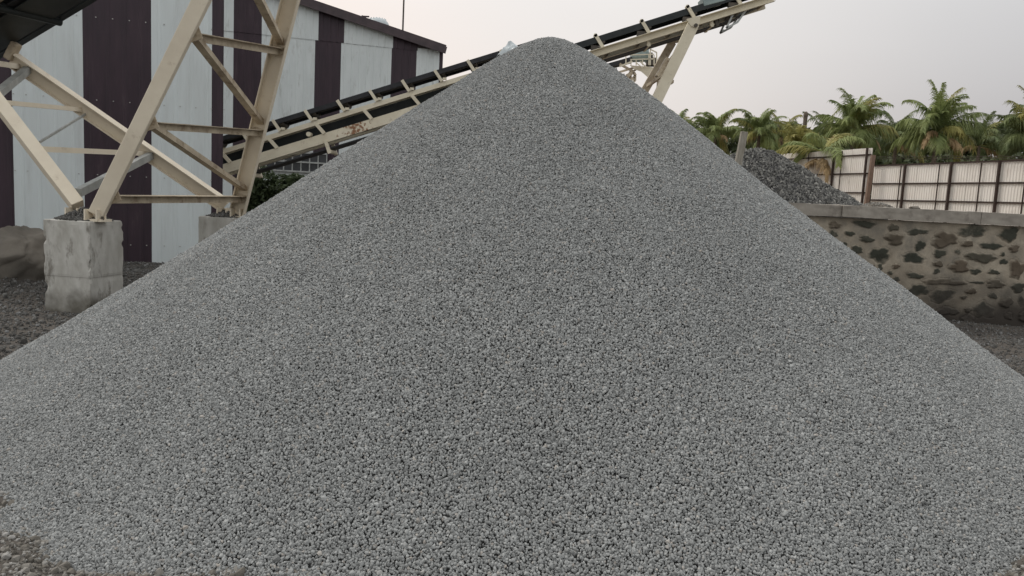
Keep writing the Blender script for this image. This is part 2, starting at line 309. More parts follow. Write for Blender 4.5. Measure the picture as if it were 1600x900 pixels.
hf = [(i*na+j, i*na+(j+1) % na, (i+1)*na+(j+1) % na, (i+1)*na+j) for i in range(len(rr_)-1) for j in range(na)]
def heap_points(sp, lift, keep=1.0, rmax=5.5, seed=1):
    g_ = np.random.default_rng(seed); ca = math.cos(math.atan(.74))
    n = int(rmax/(sp*ca)); pts = []
    for i in range(n):
        r0 = (i+.5)*sp*ca; m = max(3, int(2*np.pi*r0/sp))
        a = (np.arange(m)+g_.uniform(0, 1))/m*2*np.pi
        a = a+g_.uniform(-.48, .48, m)*2*np.pi/m; r = r0+g_.uniform(-.48, .48, m)*sp*ca
        pts.append(np.stack([CX+r*np.sin(a), CY+r*np.cos(a)], 1))
    p = np.concatenate(pts); 
    d = np.array([CX-0, CY-0])/math.hypot(CX, CY); side = (p-[CX, CY])@d; p = p[(side < .5)]
    if keep < 1: p = p[g_.uniform(size=len(p)) < keep]
    z = heapz(p[:, 0], p[:, 1])+lift
    ok = z > gz(p[:, 0], p[:, 1])-.008
    p = p[ok]; z = z[ok]
    return np.column_stack([p, z+g_.uniform(-.003, .003, len(p))])
p1 = heap_points(.0110, -.002, seed=1); s1 = np.clip(rng.lognormal(math.log(.0062), .20, len(p1)), .0038, .013)
p2 = heap_points(.0110, .004, .42, seed=2); s2 = np.clip(rng.lognormal(math.log(.0063), .22, len(p2)), .0038, .014)
p3 = heap_points(.10, .005, .5, seed=3); _r = np.hypot(p3[:, 0]-CX, p3[:, 1]-CY)/4.8; p3 = p3[rng.uniform(size=len(p3)) < .04+.7*_r**5]; s3 = rng.uniform(.009, .015, len(p3))
stones('gravel_heap', hv, hf, np.concatenate([p1, p2, p3]), np.concatenate([s1, s2, s3]), m_under, st_grey, seed=11,
       label='large cone shaped heap of small grey crushed gravel filling the foreground', cat='gravel heap', kind='stuff')

# loose mixed stone on the ground round the heap
def scatter(n, x0, x1, y0, y1, med, sig, seed, lo=.003, hi=.05, cond=None):
    g_ = np.random.default_rng(seed); x = g_.uniform(x0, x1, n); y = g_.uniform(y0, y1, n)
    ok = (heapz(x, y) < gz(x, y)+.03)
    if cond is not None: ok &= cond(x, y)
    x = x[ok]; y = y[ok]; s = np.clip(g_.lognormal(math.log(med), sig, len(x)), lo, hi)
    return np.column_stack([x, y, gz(x, y)+s*.25]), s
A_ = [scatter(110000, -4.2, 5, 2.0, 5.2, .0065, .45, 21, hi=.022), scatter(900, -4.2, 5, 2.2, 5, .018, .3, 22, hi=.04)]
stones('loose_ground_stones', [], [], np.concatenate([a[0] for a in A_]), np.concatenate([a[1] for a in A_]), m_ground, st_brown, seed=31,
       label='brownish dusty loose stones on the ground along the front foot of the gravel heap', cat='loose stones', kind='stuff')
nearwall = lambda x, y: y < 15.1
A_ = [scatter(60000, -9.5, -1.5, 5, 15.2, .009, .5, 23, hi=.04, cond=nearwall), scatter(700, -9.5, -3, 6, 15.2, .024, .4, 24, hi=.08, cond=nearwall),
      scatter(26000, 4, 10, 5, 11.7, .009, .45, 25, hi=.04)]
stones('scattered_yard_gravel', [], [], np.concatenate([a[0] for a in A_]), np.concatenate([a[1] for a in A_]), m_ground, st_mid, seed=41,
       label='dark scattered yard gravel on the ground behind the heap, around the concrete plinths and below the stone wall', cat='loose stones', kind='stuff')

# ------------------------------------------------------------- dark rock heap beyond the stone wall
DX, DY, DZ = P(1182, 233, 15).x, 15.0, P(1182, 233, 15).z
def dz_(x, y):
    r = np.hypot(x-DX, y-DY); return DZ-.60*(np.sqrt(r*r+.12)-.346) + .035*wob(x, y, 3, 8)+.015*wob(x, y, 9, 9)
r2_ = np.linspace(0, 3.2, 40); RR, AA = np.meshgrid(r2_, aa_[::2], indexing='ij'); nb = len(aa_[::2])
dv = np.stack([DX+RR*np.sin(AA), DY+RR*np.cos(AA), dz_(DX+RR*np.sin(AA), DY+RR*np.cos(AA))-.03], -1).reshape(-1, 3)
df = [(i*nb+j, i*nb+(j+1) % nb, (i+1)*nb+(j+1) % nb, (i+1)*nb+j) for i in range(39) for j in range(nb)]
r_ = 3.1*np.sqrt(rng.uniform(size=60000)); a_ = rng.uniform(0, 6.283, 60000); x_ = DX+r_*np.sin(a_); y_ = DY+r_*np.cos(a_)
dp = np.column_stack([x_, y_, dz_(x_, y_)-.005]); dp = dp[dp[:, 2] > 1.35]; ds = np.clip(rng.lognormal(math.log(.0115), .45, len(dp)), .006, .035)
stones('dark_rock_heap', dv, df, dp, ds, m_dunder, st_dark, seed=51, jit=.42, flat=(1.2, .7, .4),
       label='smaller dark heap of angular broken rock behind the stone wall coping', cat='rock heap', kind='stuff')
# little tan mound on the raised ground
q0 = P(1370, 322, 13.2); mv = []; mf = []
for i in range(7):
    for j in range(20):
        r = i/6*.45; a = j/20*6.283; mv.append((q0.x+r*math.sin(a), 13.2+r*math.cos(a)*.6, q0.z+.055-.9*r*r-.0))
mf = [(i*20+j, i*20+(j+1) % 20, (i+1)*20+(j+1) % 20, (i+1)*20+j) for i in range(6) for j in range(20)]
mpn = 1500; r_ = .43*np.sqrt(rng.uniform(size=mpn)); a_ = rng.uniform(0, 6.283, mpn)
mp_ = np.column_stack([q0.x+r_*np.sin(a_), 13.2+.6*r_*np.cos(a_), q0.z+.055-.9*r_**2])
stones('small_sand_mound', mv, mf, mp_, rng.uniform(.005, .013, mpn), m_dirt2, st_brown, seed=61,
       label='low tan mound of sandy gravel just behind the coping of the stone wall', cat='sand mound', kind='stuff')

# ------------------------------------------------------------- striped sheds
def shed_wall(parent, x_of, y_of, bounds, ztop, zbot, rib, ribh, mw, mdk, prefix='cladding_panel', off=0., screws=()):
    """ribbed sheets between pixel boundaries; y_of(px) is depth; ztop(X) height of the top edge"""
    for x0, x1, kind in bounds:
        A = Vector((x_of(x0), y_of(x0), 0)); B = Vector((x_of(x1), y_of(x1), 0)); L = (B-A).length; d = (B-A)/L; nrm = Vector((d.y, -d.x, 0))
        if nrm.y > 0: nrm = -nrm
        prof = [0.]; hs = [0.]; s = rib*.5
        while s < L-rib*.2:
            for ds, h in ((-.09, 0), (-.045, 1), (.045, 1), (.09, 0)): prof.append(min(L, s+ds*rib*1.6)); hs.append(h*ribh)
            s += rib
        prof.append(L); hs.append(0.)
        mb = MB(); vs = []; t = .006
        for s, h in zip(prof, hs):
            p = A+d*s+nrm*(h+off); vs += [Vector((p.x, p.y, zbot)), Vector((p.x, p.y, ztop(p.x)))]
        for s, h in zip(prof, hs):
            p = A+d*s+nrm*(h+off-t); vs += [Vector((p.x, p.y, zbot)), Vector((p.x, p.y, ztop(p.x)))]
        n = len(prof); fs = [(2*i, 2*i+2, 2*i+3, 2*i+1) for i in range(n-1)] + [(2*n+2*i, 2*n+2*i+1, 2*n+2*i+3, 2*n+2*i+2) for i in range(n-1)]
        fs += [(2*i+1, 2*i+3, 2*n+2*i+3, 2*n+2*i+1) for i in range(n-1)] + [(0, 1, 2*n+1, 2*n), (2*n-2, 4*n-2, 4*n-1, 2*n-1)]
        mb.add(vs, fs)
        s = rib*.5
        while s < L:
            for z in screws:
                p = A+d*(s+rib*.3)+nrm*(off+.004); mb.box((p.x, p.y, z), (.017, .02, .017), m=1)
            s += rib
        me = bpy.data.meshes.new(prefix); me.from_pydata(mb.v, [], mb.f); me.update()
        for p_, m_ in zip(me.polygons, mb.m): p_.material_index = m_
        link(prefix, me, [mw if kind == 'w' else mdk, m_screw], parent)
# near shed
YN = lambda px: 15.2/(1-2.2e-4*(px-238)); XN = lambda px: P(px, 290, YN(px)).x
near = empty('striped_shed', (XN(100), YN(100), 0), label='near tall metal shed clad in wide pale and maroon vertical stripes, behind the trestle', cat='shed')
shed_wall(near, XN, YN, [(-240, -110, 'w'), (-110, 22, 'd'), (22, 132, 'w'), (132, 237, 'd'), (237, 330, 'w'), (330, 348, 'd')], lambda X: 7.4, .0, 0.285, .011, m_white, m_maroon,
          screws=(.35, 1.68, 3.08, 4.6, 6.1))
def pw(px, z, dy=0, Y=YN): return Vector((XN(px), Y(px)+dy, z))
mb = MB(); mb.bar(pw(-240, 7.44), pw(348, 7.44), .25, .16); mb.build('eaves_trim', m_fascia, near)
mb = MB(); a = pw(-240, 7.5, .1); b = pw(350, 7.5, .1); c = b+Vector((-1.8, 6, .9)); d = a+Vector((-1.8, 6, .9))
mb.add([a, b, c, d, a+Vector((0, 0, .05)), b+Vector((0, 0, .05)), c+Vector((0, 0, .05)), d+Vector((0, 0, .05))], [(0, 1, 2, 3), (4, 7, 6, 5), (0, 4, 5, 1), (1, 5, 6, 2), (2, 6, 7, 3), (3, 7, 4, 0)])
mb.build('roof', m_white, near)
for px in (330, 120, -80):
    mb = MB(); mb.ibeam(pw(px, 0, .2), pw(px, 7.4, .2), .15, .2, up=(0, 1, 0)); mb.build('column', m_dark, near)
# a raised concrete sill strip under the cladding
# far shed
YF = lambda px: 27.0/(1-2.2e-4*(px-348)); XF = lambda px: P(px, 290, YF(px)).x
zr0 = P(465, 2, YF(465)); zr1 = P(683, 76, YF(683))
ROOF = lambda X: zr1.z + (zr0.z-zr1.z)*(X-zr1.x)/(zr0.x-zr1.x)
far_ = empty('gable_shed', (XF(500), YF(500), 0), label='farther metal shed with narrow maroon stripes, sloping roof edge and a white roof ventilator', cat='shed')
lower = [(255, 363, 'w'), (363, 406, 'd'), (406, 488, 'w'), (488, 528, 'd'), (528, 605.5, 'w'), (605.5, 644, 'd'), (644, 679, 'w'), (679, 684.5, 'd')]
upper = [(255, 363, 'w'), (363, 406, 'd'), (406, 492.5, 'w'), (492.5, 532, 'd'), (532, 607, 'w'), (607, 645, 'd'), (645, 679, 'w'), (679, 684.5, 'd')]
STEP = P(489, 58, YF(489)).z
shed_wall(far_, XF, YF, lower, lambda X: min(STEP, ROOF(X)-.02), 0., .26, .014, m_white2, m_maroon)
shed_wall(far_, XF, YF, [u for u in upper if ROOF(XF(u[1])) > STEP+.05], lambda X: max(STEP-.1, ROOF(X)-.02), STEP-.1, .26, .014, m_white2, m_maroon, off=.02)
fa = Vector((XF(255), YF(255)-.25, ROOF(XF(255)))); fb = Vector((XF(690), YF(690)-.25, ROOF(XF(690))))
mb = MB(); mb.bar(fa, fb, .06, .24); mb.build('fascia', m_fascia, far_)
back = Vector((-5.0, 16, 0))*1.0
mb = MB(); u3 = Vector((0, 0, .13)); t3 = Vector((0, 0, .06))
mb.add([fa+u3, fb+u3, fb+u3+back, fa+u3+back, fa+u3+t3, fb+u3+t3, fb+u3+t3+back, fa+u3+t3+back], [(0, 3, 2, 1), (4, 5, 6, 7), (0, 1, 5, 4), (1, 2, 6, 5), (2, 3, 7, 6), (3, 0, 4, 7)])
mb.build('roof', m_fascia, far_)
sb = Vector((XF(684.5), YF(684.5), 0)); mb = MB(); mb.add([sb, sb+back, sb+back+Vector((0, 0, ROOF(sb.x))), sb+Vector((0, 0, ROOF(sb.x)))], [(0, 1, 2, 3)]); mb.bar(sb+back*.5, sb+back*.5+Vector((0, 0, ROOF(sb.x)-.05)), .2)
mb.build('side_wall', m_maroon, far_)
# barred window band
wa, wb = P(404, 246, YF(404)), P(512, 246, YF(512)); wz0, wz1 = P(430, 266, YF(430)).z, P(430, 236, YF(430)).z
mb = MB(); A = Vector((wa.x, wa.y-.09, (wz0+wz1)/2)); B = Vector((wb.x, wb.y-.09, (wz0+wz1)/2)); mb.bar(A, B, .04, wz1-wz0); win = mb.build('window', m_glass, far_)
mb = MB()
for i in range(9):
    p = A.lerp(B, i/8); mb.bar((p.x, p.y-.04, wz0), (p.x, p.y-.04, wz1), .035)
for z in (wz0, (wz0+wz1)/2, wz1): mb.bar((A.x, A.y-.045, z), (B.x, B.y-.045, z), .05)
mb.build('window_bars', m_steel, win)
# roof ventilator
v = P(590, 45, 31.5); mb = MB(); mb.sph((v.x, v.y, v.z+.1), .46, 16, 10, (1, 1, .7)); mb.tube((v.x, v.y, v.z-.9), (v.x, v.y, v.z+.05), .36, n=16)
for i in range(16):
    a = i/16*6.283; mb.bar((v.x+.47*math.cos(a), v.y+.47*math.sin(a), v.z-.1), (v.x+.3*math.cos(a), v.y+.3*math.sin(a), v.z+.38), .03)
mb.build('roof_ventilator', m_sheet, far_, smooth=True)
v = P(571, 46, 30); t_ = P(571, 27, 30); mb = MB(); mb.tube(v-Vector((0, 0, .5)), t_, .03); mb.tube(t_+Vector((-.14, 0, .03)), t_+Vector((.14, 0, .03)), .03); mb.tube(t_, t_+Vector((-.14, 0, .06)), .02)
mb.build('short_mast', m_fascia, far_)
v = P(628.5, 60, 38); mb = MB(); mb.tube((v.x, 38, 0), (v.x+.02, 38, v.z+4.5), .055, .035); tag(mb.build('mast', m_dark), 'thin dark pole rising into the sky behind the sloping roof', 'pole')

# bush below the conveyor
def leaf_cloud(name, centers, n, size, mt, parent=None, seed=0, aspect=2.2, **k):
    rd = random.Random(seed); mb = MB()
    for i in range(n):
        c, rad = rd.choice(centers)
        while True:
            p = Vector((rd.uniform(-1, 1), rd.uniform(-1, 1), rd.uniform(-1, 1)))
            if p.length < 1: break
        p = p.normalized()*(p.length**.45)
        p = Vector(c)+Vector((p.x*rad[0], p.y*rad[1], p.z*rad[2]))
        e = Euler((rd.uniform(-.9, .9), rd.uniform(-.9, .9), rd.uniform(0, 6.28))).to_matrix(); s = size*rd.uniform(.6, 1.4)
        u = e @ Vector((s*aspect/2, 0, 0)); v = e @ Vector((0, s/2, 0)); kx = e @ Vector((0, 0, s*.2))
        mb.add([p-u, p-v+kx, p+u, p+v+kx], [(0, 1, 2, 3)])
    return mb.build(name, mt, parent, **k)
bb = empty('leafy_bush', P(420, 330, 21), label='dark green leafy bush below the low conveyor, beside the second concrete plinth', cat='bush')
cs = [(P(405, 300, 21), (.55, .5, .75)), (P(440, 305, 21), (.5, .5, .55)), (P(390, 292, 21), (.35, .4, .55)), (P(462, 292, 21.4), (.35, .4, .35)), (P(425, 335, 21), (.9, .6, .7)), (P(397, 340, 21), (.5, .5, .9))]
leaf_cloud('foliage', cs, 5200, .075, m_bush, bb, 3)
mb = MB(); b0 = P(420, 360, 21)
for i in range(7):
    c = cs[i % 6][0]; mb.tube((b0.x+i*.04, b0.y, .2), c, .025, .012, 6)
mb.build('stem', m_woodp, bb)
# pale block below the windows
v0 = P(472, 292, 22); mb = MB(); mb.box((v0.x, 22, v0.z), (.55, .5, .35)); mb.box((v0.x-.02, 22, v0.z-.62), (.45, .4, .9)); mb.box((v0.x, 22, v0.z+.2), (.6, .55, .05))
tag(mb.build('control_cabinet', m_coping, bevel=.01), 'grey box cabinet on a pedestal just left of the heap edge beneath the low conveyor', 'cabinet')

# ------------------------------------------------------------- conveyors (local x along, z up, y across)
def frame_axes(a, b):
    d = (b-a).normalized(); s = Vector((0, 0, 1)).cross(d).normalized(); u = d.cross(s); return d, s, u
def rusty_mat(c):
    m = mat('beige_paint_rusted', (.68, .62, .49), (.58, .52, .40), 3, .6, stain=(.25, .19, .13), sscale=6, samt=(.58, .8)); n = m.node_tree.nodes; l = m.node_tree.links; b = n['Principled BSDF']
    src = b.inputs['Base Color'].links[0].from_socket; tc = n.new('ShaderNodeTexCoord'); d = n.new('ShaderNodeVectorMath'); d.operation = 'DISTANCE'; l.new(tc.outputs['Object'], d.inputs[0]); d.inputs[1].default_value = A_LOW+c
    nz = n.new('ShaderNodeTexNoise'); nz.inputs['Scale'].default_value = 14; nz.inputs['Detail'].default_value = 5; l.new(tc.outputs['Object'], nz.inputs[0])
    a = n.new('ShaderNodeMath'); a.operation = 'MULTIPLY_ADD'; l.new(d.outputs['Value'], a.inputs[0]); a.inputs[1].default_value = -.45; l.new(nz.outputs[0], a.inputs[2])
    r = n.new('ShaderNodeMapRange'); r.inputs['From Min'].default_value = .40; r.inputs['From Max'].default_value = .50; l.new(a.outputs[0], r.inputs['Value'])
    mx = n.new('ShaderNodeMix'); mx.data_type = 'RGBA'; l.new(r.outputs[0], mx.inputs[0]); l.new(src, mx.inputs[6]); mx.inputs[7].default_value = (.24, .12, .065, 1); l.new(mx.outputs[2], b.inputs['Base Color']); return m
A_LOW = P(318, 230, 17.0)
def conveyor_low():
    Yc = 17.0; A = P(318, 230, Yc); B = P(838, 70, Yc); d, s, u = frame_axes(A, B); L = (B-A).length
    t = empty('low_conveyor', tuple(A-Vector((0, 0, .0))), label='long beige truss conveyor with black belt sloping up in front of the farther shed', cat='conveyor')
    at = lambda x, y, z: A+d*x+s*y+u*z
    W = .27
    mb = MB()
    n = 40                       # troughed top belt
    prof = [(-W-.02, .03), (-.12, -.01), (.12, -.01), (W+.02, .03), (W+.02, .055), (.12, .01), (-.12, .01), (-W-.02, .055)]
    mb.prof(A, B, [(-x, z) for x, z in prof], u); 
    mb.prof(at(.4, 0, -.84), at(L, 0, -.84), [(-W, -.012), (W, -.012), (W, .012), (-W, .012)], u); mb.build('belt', m_belt, t)
    for sg, nm in ((-1, 'near'), (1, 'far')):
        y = sg*(W+.02)
        mb = MB(); mb.bar(at(0, y, 0.0), at(L, y, 0.0), .025, .085, u); mb.build('belt_skirt', m_belt, t)
        mb = MB(); mb.chan(at(0, y, -.255), at(L, y, -.255), .07, .095, .012, u, fx=sg); mb.build('upper_rail', m_beige_far, t)
        mb = MB(); mb.chan(at(0, y, -.61), at(L, y, -.61), .09, .20, .014, u, fx=sg); mb.build('lower_beam', rusty_mat(at(3.35, -W, -.61)-A) if sg < 0 else m_beige_far, t)
        x = .45
        while x < L-.15:
            mbp = MB(); mbp.prof(at(x, y, -.29), at(x+.10, y, -.52), [(-.03, -.035), (.03, -.035), (.03, .035), (-.03, .035)], d); x += 1.06
            mbp.build('web_post', m_beige_far, t)
    x = .3; k = 0
    while x < L-.1:
        mb = MB()
        for y in (-W-.05, W+.05): mb.prof(at(x-.03, y, .06), at(x+.05, y, -.20), [(-.012, -.032), (.012, -.032), (.012, .032), (-.012, .032)], d)
        mb.box(at(x+.12, -W-.04, -.17), (.08, .04, .05)); mb.bar(at(x+.05, -W, -.19), at(x+.05, W, -.19), .05, .05, u)
        br = mb.build('idler_bracket', m_beige_far, t)
        mb = MB(); mb.tube(at(x+.1, -.12, -.07), at(x+.1, .12, -.07), .045)
        mb.tube(at(x+.1, .14, -.07), at(x+.1, W-.02, -.02), .05); mb.tube(at(x+.1, -.14, -.07), at(x+.1, -W+.02, -.02), .05)
        mb.build('idler_roller', m_dark, br); x += .72; k += 1
    x = .9
    while x < L:
        mb = MB(); mb.tube(at(x, -W-.02, -.90), at(x, W+.02, -.90), .045)
        for y in (-W-.03, W+.03): mb.bar(at(x, y, -.66), at(x, y, -.95), .05, .07, d)
        mb.build('return_roller', m_beige_far, t); x += 1.75
    for x in (1.0, 3.1, 5.2): mb = MB(); mb.bar(at(x, -W, -.66), at(x+.9, W, -.66), .06, .06, u); mb.build('cross_member', m_beige_far, t)
    mb = MB(); mb.tube(at(0, W-.03, -.40), at(0, W-.02, -.40), .001)if False else mb.bar(at(0, .1, -.38), at(L, .1, -.38), .02, .20, u); mb.build('dark_interior_infill', m_blackm, t)  # added black sheet, stands in for the dark interior between rail and beam
    mb = MB(); mb.tube(at(2.35, -W-.07, -.44), at(2.35, -W+.1, -.44), .05)
    mb.build('drive_fitting', m_beige_far, t)
    for x in (3.9, 7.2):          # support legs (behind the heap)
        mb = MB()
        for y in (-W, W): mb.chan(at(x, y, -.7), (at(x, y*1.4, 0).x+.1, at(x, y*1.4, 0).y, 0), .08, .12, up=(1, 0, 0))
        if x > 7: mb.build('leg', m_beige_far, t)
conveyor_low()

def conveyor_high():
    Yc = 20.0; A = P(775, 113.5, Yc); B = P(1190, -16, Yc); d, s, u = frame_axes(A, B); L = (B-A).length; W = .27
    at = lambda x, y, z: A+d*x+s*y+u*z; sx = L/math.hypot(415, 129.5)
    X = lambda px: (px-775)/415*L
    t = empty('stacker_conveyor', tuple(A), label='beige stacker conveyor climbing to the upper right out of the heap on slanted legs', cat='conveyor')
    mb = MB(); prof = [(-W-.02, .0), (-.13, -.04), (.13, -.04), (W+.02, .0), (W+.02, .025), (.13, -.02), (-.13, -.02), (-W-.02, .025)]
    mb.prof(A, B, [(-x, z+.02) for x, z in prof], u); mb.tube(at(L, -W, -.15), at(L, W, -.15), .17, n=14)
    mb.prof(at(0, 0, -.53), at(X(1135), 0, -.52), [(-W, -.012), (W, -.012), (W, .012), (-W, .012)], u); mb.prof(at(X(1135), 0, -.52), at(L, 0, -.32), [(-W, -.012), (W, -.012), (W, .012), (-W, .012)], u)
    mb.build('belt', m_belt, t)
    for sg in (-1, 1):
        y = sg*(W+.05)
        mb = MB(); mb.bar(at(0, y, -.02), at(L, y, -.02), .03, .15, u); mb.build('belt_skirt', m_blackm, t)
        mb = MB(); mb.chan(at(0, y, -.33), at(L+.1, y, -.33), .12, .175, .014, u, fx=-sg); mb.build('side_beam', m_beige_far, t)
    for i in range(9): mb = MB(); mb.bar(at(.4+i*.8, -W, -.38), at(.4+i*.8, W, -.38), .07, .05, u); mb.build('cross_member', m_beige_dirty_shaded, t)
    for px in (795, 864, 934, 1005, 1075, 1145):
        x = X(px); mb = MB()
        for y in (-W-.08, W+.08): mb.prof(at(x-.05, y, .11), at(x+.05, y, -.25), [(-.02, -.042), (.02, -.042), (.02, .042), (-.02, .042)], d)
        mb.bar(at(x+.02, -W-.06, -.2), at(x+.02, W+.06, -.2), .05, .05, u)
        mb.tube(at(x-.05, -W-.1, .09), at(x-.05, -W+.02, .09), .045, n=8)
        br = mb.build('idler_bracket', m_beige_far, t)
        mb = MB(); mb.tube(at(x-.1, -.13, -.11), at(x-.1, .13, -.11), .05); mb.box(at(x-.14, -W-.02, -.19), (.2, .08, .11)); mb.tube(at(x+.1, -W-.06, -.1), at(x+.1, -W+.02, -.1), .05)
        mb.build('idler_roller', m_dark, br)
    for px in (870, 1003, 1100):
        x = X(px); mb = MB(); mb.tube(at(x, -W-.08, -.50), at(x, W+.08, -.50), .05)
        for y in (-W-.06, W+.06): mb.bar(at(x, y, -.40), at(x, y, -.55), .05, .07, d)
        mb.build('return_roller', m_beige_far, t)
    # drive hood and pale cover near the head
    mb = MB(); mb.box(P(1110, 7, Yc)+Vector((0, -.1, .05)), (.55, .5, .22), Matrix.Rotation(-.3, 3, 'Y')); mb.build('drive_cover', m_teal, t, bevel=.02)
    # belt scraper frame hanging at the head
    mb = MB(); W_s = .3
    for y in (-W_s, W_s):
        a, b, c_, e_ = P(1142, 22, Yc), P(1130, 48, Yc), P(1147, 39, Yc), P(1166, 12, Yc)
        for p in (a, b, c_, e_): p.y += y
        mb.bar(a, b, .045); mb.bar(b, c_, .045); mb.bar(c_, e_, .045)
    mb.bar(P(1130, 48, Yc-W), P(1130, 48, Yc+W), .06); mb.build('scraper_frame', m_steel, t)
    mb = MB()
    for px, py in ((1136, 32), (1150, 22), (1120, 37)):
        mb.tube(P(px, py-4, Yc-W), P(px, py-4, Yc+W), .07)
    mb.bar(P(1119, 30, Yc-.3), P(1121, 41, Yc-.3), .07); mb.build('snub_roller', m_dark, t)
    # legs
    def leg(p, q, y, m, w_=.27):
        mb = MB(); a = P(*p, Yc); b = P(*q, Yc); a.y += y; b.y += y; k = (a.z)/(a.z-b.z); g0 = a+(b-a)*k
        side = (b-a).cross(Vector((0, 1, 0))).normalized()
        mb.chan(a-side*w_/2, g0-side*w_/2, .0, w_, .016, side) if False else mb.bar(a, g0, .16, w_, side)
        return mb.build('leg', m, t)
    l1 = leg((1075, 46), (1028, 143), -.62, m_beige_far)
    mb = MB(); c = P(1074, 46, Yc-.72)
    pts = [P(1063, 40, Yc), P(1084, 35, Yc), P(1083, 46, Yc), P(1077, 53, Yc), P(1070, 51, Yc)]
    vs = [Vector((p.x, Yc-.72, p.z)) for p in pts]+[Vector((p.x, Yc-.66, p.z)) for p in pts]
    mb.add(vs, [(0, 1, 2, 3, 4), (9, 8, 7, 6, 5)]+[(i, (i+1) % 5, 5+(i+1) % 5, 5+i) for i in range(5)])
    mb.build('pivot_plate', m_beige_far, t); mb = MB(); pp = P(1076.5, 50, Yc); mb.tube((pp.x, Yc-.77, pp.z), (pp.x, Yc-.65, pp.z), .045); mb.build('pivot_pin', m_dark, t)
    leg((1057, 60), (1010, 142), .55, m_beige_dirty_shaded, .20)  # rear leg: its shadow is put into the darker paint colour
    mb = MB()
    for a, b, w_ in (((1034, 119), (1012, 134), .07), ((1051, 88), (1020, 130), .05)):
        mb = MB(); mb.bar(P(*a, Yc-.5), P(*b, Yc+.4), w_)
        if w_ > .06: mb.build('leg_brace', m_beige_dirty_shaded, t)
    mb.build('leg_brace', m_beige_dirty_shaded, t); mb = MB(); mb.box(P(1040, 128, Yc-.4), (.35, .3, .07)); mb.build('step_plate', m_beige_dirty_shaded, t); mb = MB(); mb.bar(P(1048, 66, Yc+.5), P(1064, 62, Yc+.5), .1); mb.build('leg_brace', m_beige_dirty_shaded, t); mb = MB(); 0 and mb.bar(P(1048, 66, Yc+.5), P(1064, 62, Yc+.5), .1)
    mb.box(P(1038, 108, Yc-.2), (.22, .3, .5), Matrix.Rotation(.45, 3, 'Y')); mb.build('gusset', m_beige_dirty_shaded, t)
conveyor_high()

# screening plant in the distance under the high conveyor
def plant():
    Y = 38.; t = empty('screening_plant', tuple(P(1010, 200, Y)), label='distant beige screening machine with railings and a grey green drum, seen under the high conveyor', cat='machine')
    q = lambda x, y, dy=0: P(x, y, Y+dy)
    mb = MB(); mb.tube(q(987, 84), q(1008, 84), .0)if False else None
    c = q(998, 87); mb.tube(c+Vector((-.38, 0, -.0)), c+Vector((.34, 0, .06)), .33, n=18); mb.tube(c+Vector((.34, 0, .06)), c+Vector((.42, 0, .06)), .38, n=18); mb.build('drum', m_teal, t, bevel=.01)
    mb = MB(); mb.tube(q(1011, 90), q(1019, 90), .24, n=14); mb.box(q(1017, 97), (.4, .5, .35)); mb.tube(q(1026, 97), q(1032, 100), .3, n=12); mb.build('motor', m_dark, t)
    mb = MB(); pts = [(984, 102), (1012, 104), (1040, 108), (1046, 113), (1018, 126), (1002, 112), (990, 108)]
    f_ = [q(x, y, -.6) for x, y in pts]; b_ = [q(x, y, .9) for x, y in pts]; n = len(pts)
    mb.add(f_+b_, [tuple(range(n)), tuple(range(2*n-1, n-1, -1))]+[(i, (i+1) % n, n+(i+1) % n, n+i) for i in range(n)]); mb.build('hopper_chute', m_beige_far, t)
    mb = MB()
    for z in (0, -8):
        mb.bar(q(985, 93+z*.9, -.8), q(1022, 92+z*.9, -.8), .045)
    for x in (978, 986, 994, 1004, 1014, 1016, 1022): mb.bar(q(x, 102, -.8), q(x, 86 if x > 1010 else 94, -.8), .045)
    mb.bar(q(978, 80, -.8), q(978, 100, -.8), .04); mb.bar(q(1016, 77, -.8), q(1016, 92, -.8), .05); mb.bar(q(1016, 77, -.8), q(1026, 82, -.8), .05); mb.bar(q(1026, 82, -.8), q(1026, 100, -.8), .05)
    mb.bar(q(994, 98, -.8), q(1004, 106, -.8), .04); mb.bar(q(1000, 96, -.8), q(1010, 105, -.8), .05); mb.bar(q(968, 104, -.8), q(988, 96, -.8), .07)
    mb.build('railing', m_beige_far, t)
    mb = MB(); mb.bar(q(940, 107), q(986, 94), .8, .2); mb.build('feed_belt', m_belt, t)
    mb = MB(); mb.bar(q(968, 100, -.4), q(990, 112, -.4), .1); mb.bar(q(950, 118, -.4), q(990, 106, -.4), .09); mb.bar(q(978, 118, -.4), q(995, 108, -.4), .08)
    for x, y, x2, y2 in ((980, 120, 990, 113), (983, 128, 993, 118), (990, 113, 993, 118), (985, 131, 992, 126), (992, 126, 992, 118)): mb.bar(q(x, y, -.4), q(x2, y2, -.4), .12)
    for x in (985, 1030): mb.bar(q(x, 112, .3), Vector((q(x, 112, .3).x, Y+.3, 0)), .14)
    mb.build('support_frame', m_beige_dirty_shaded, t)
plant()

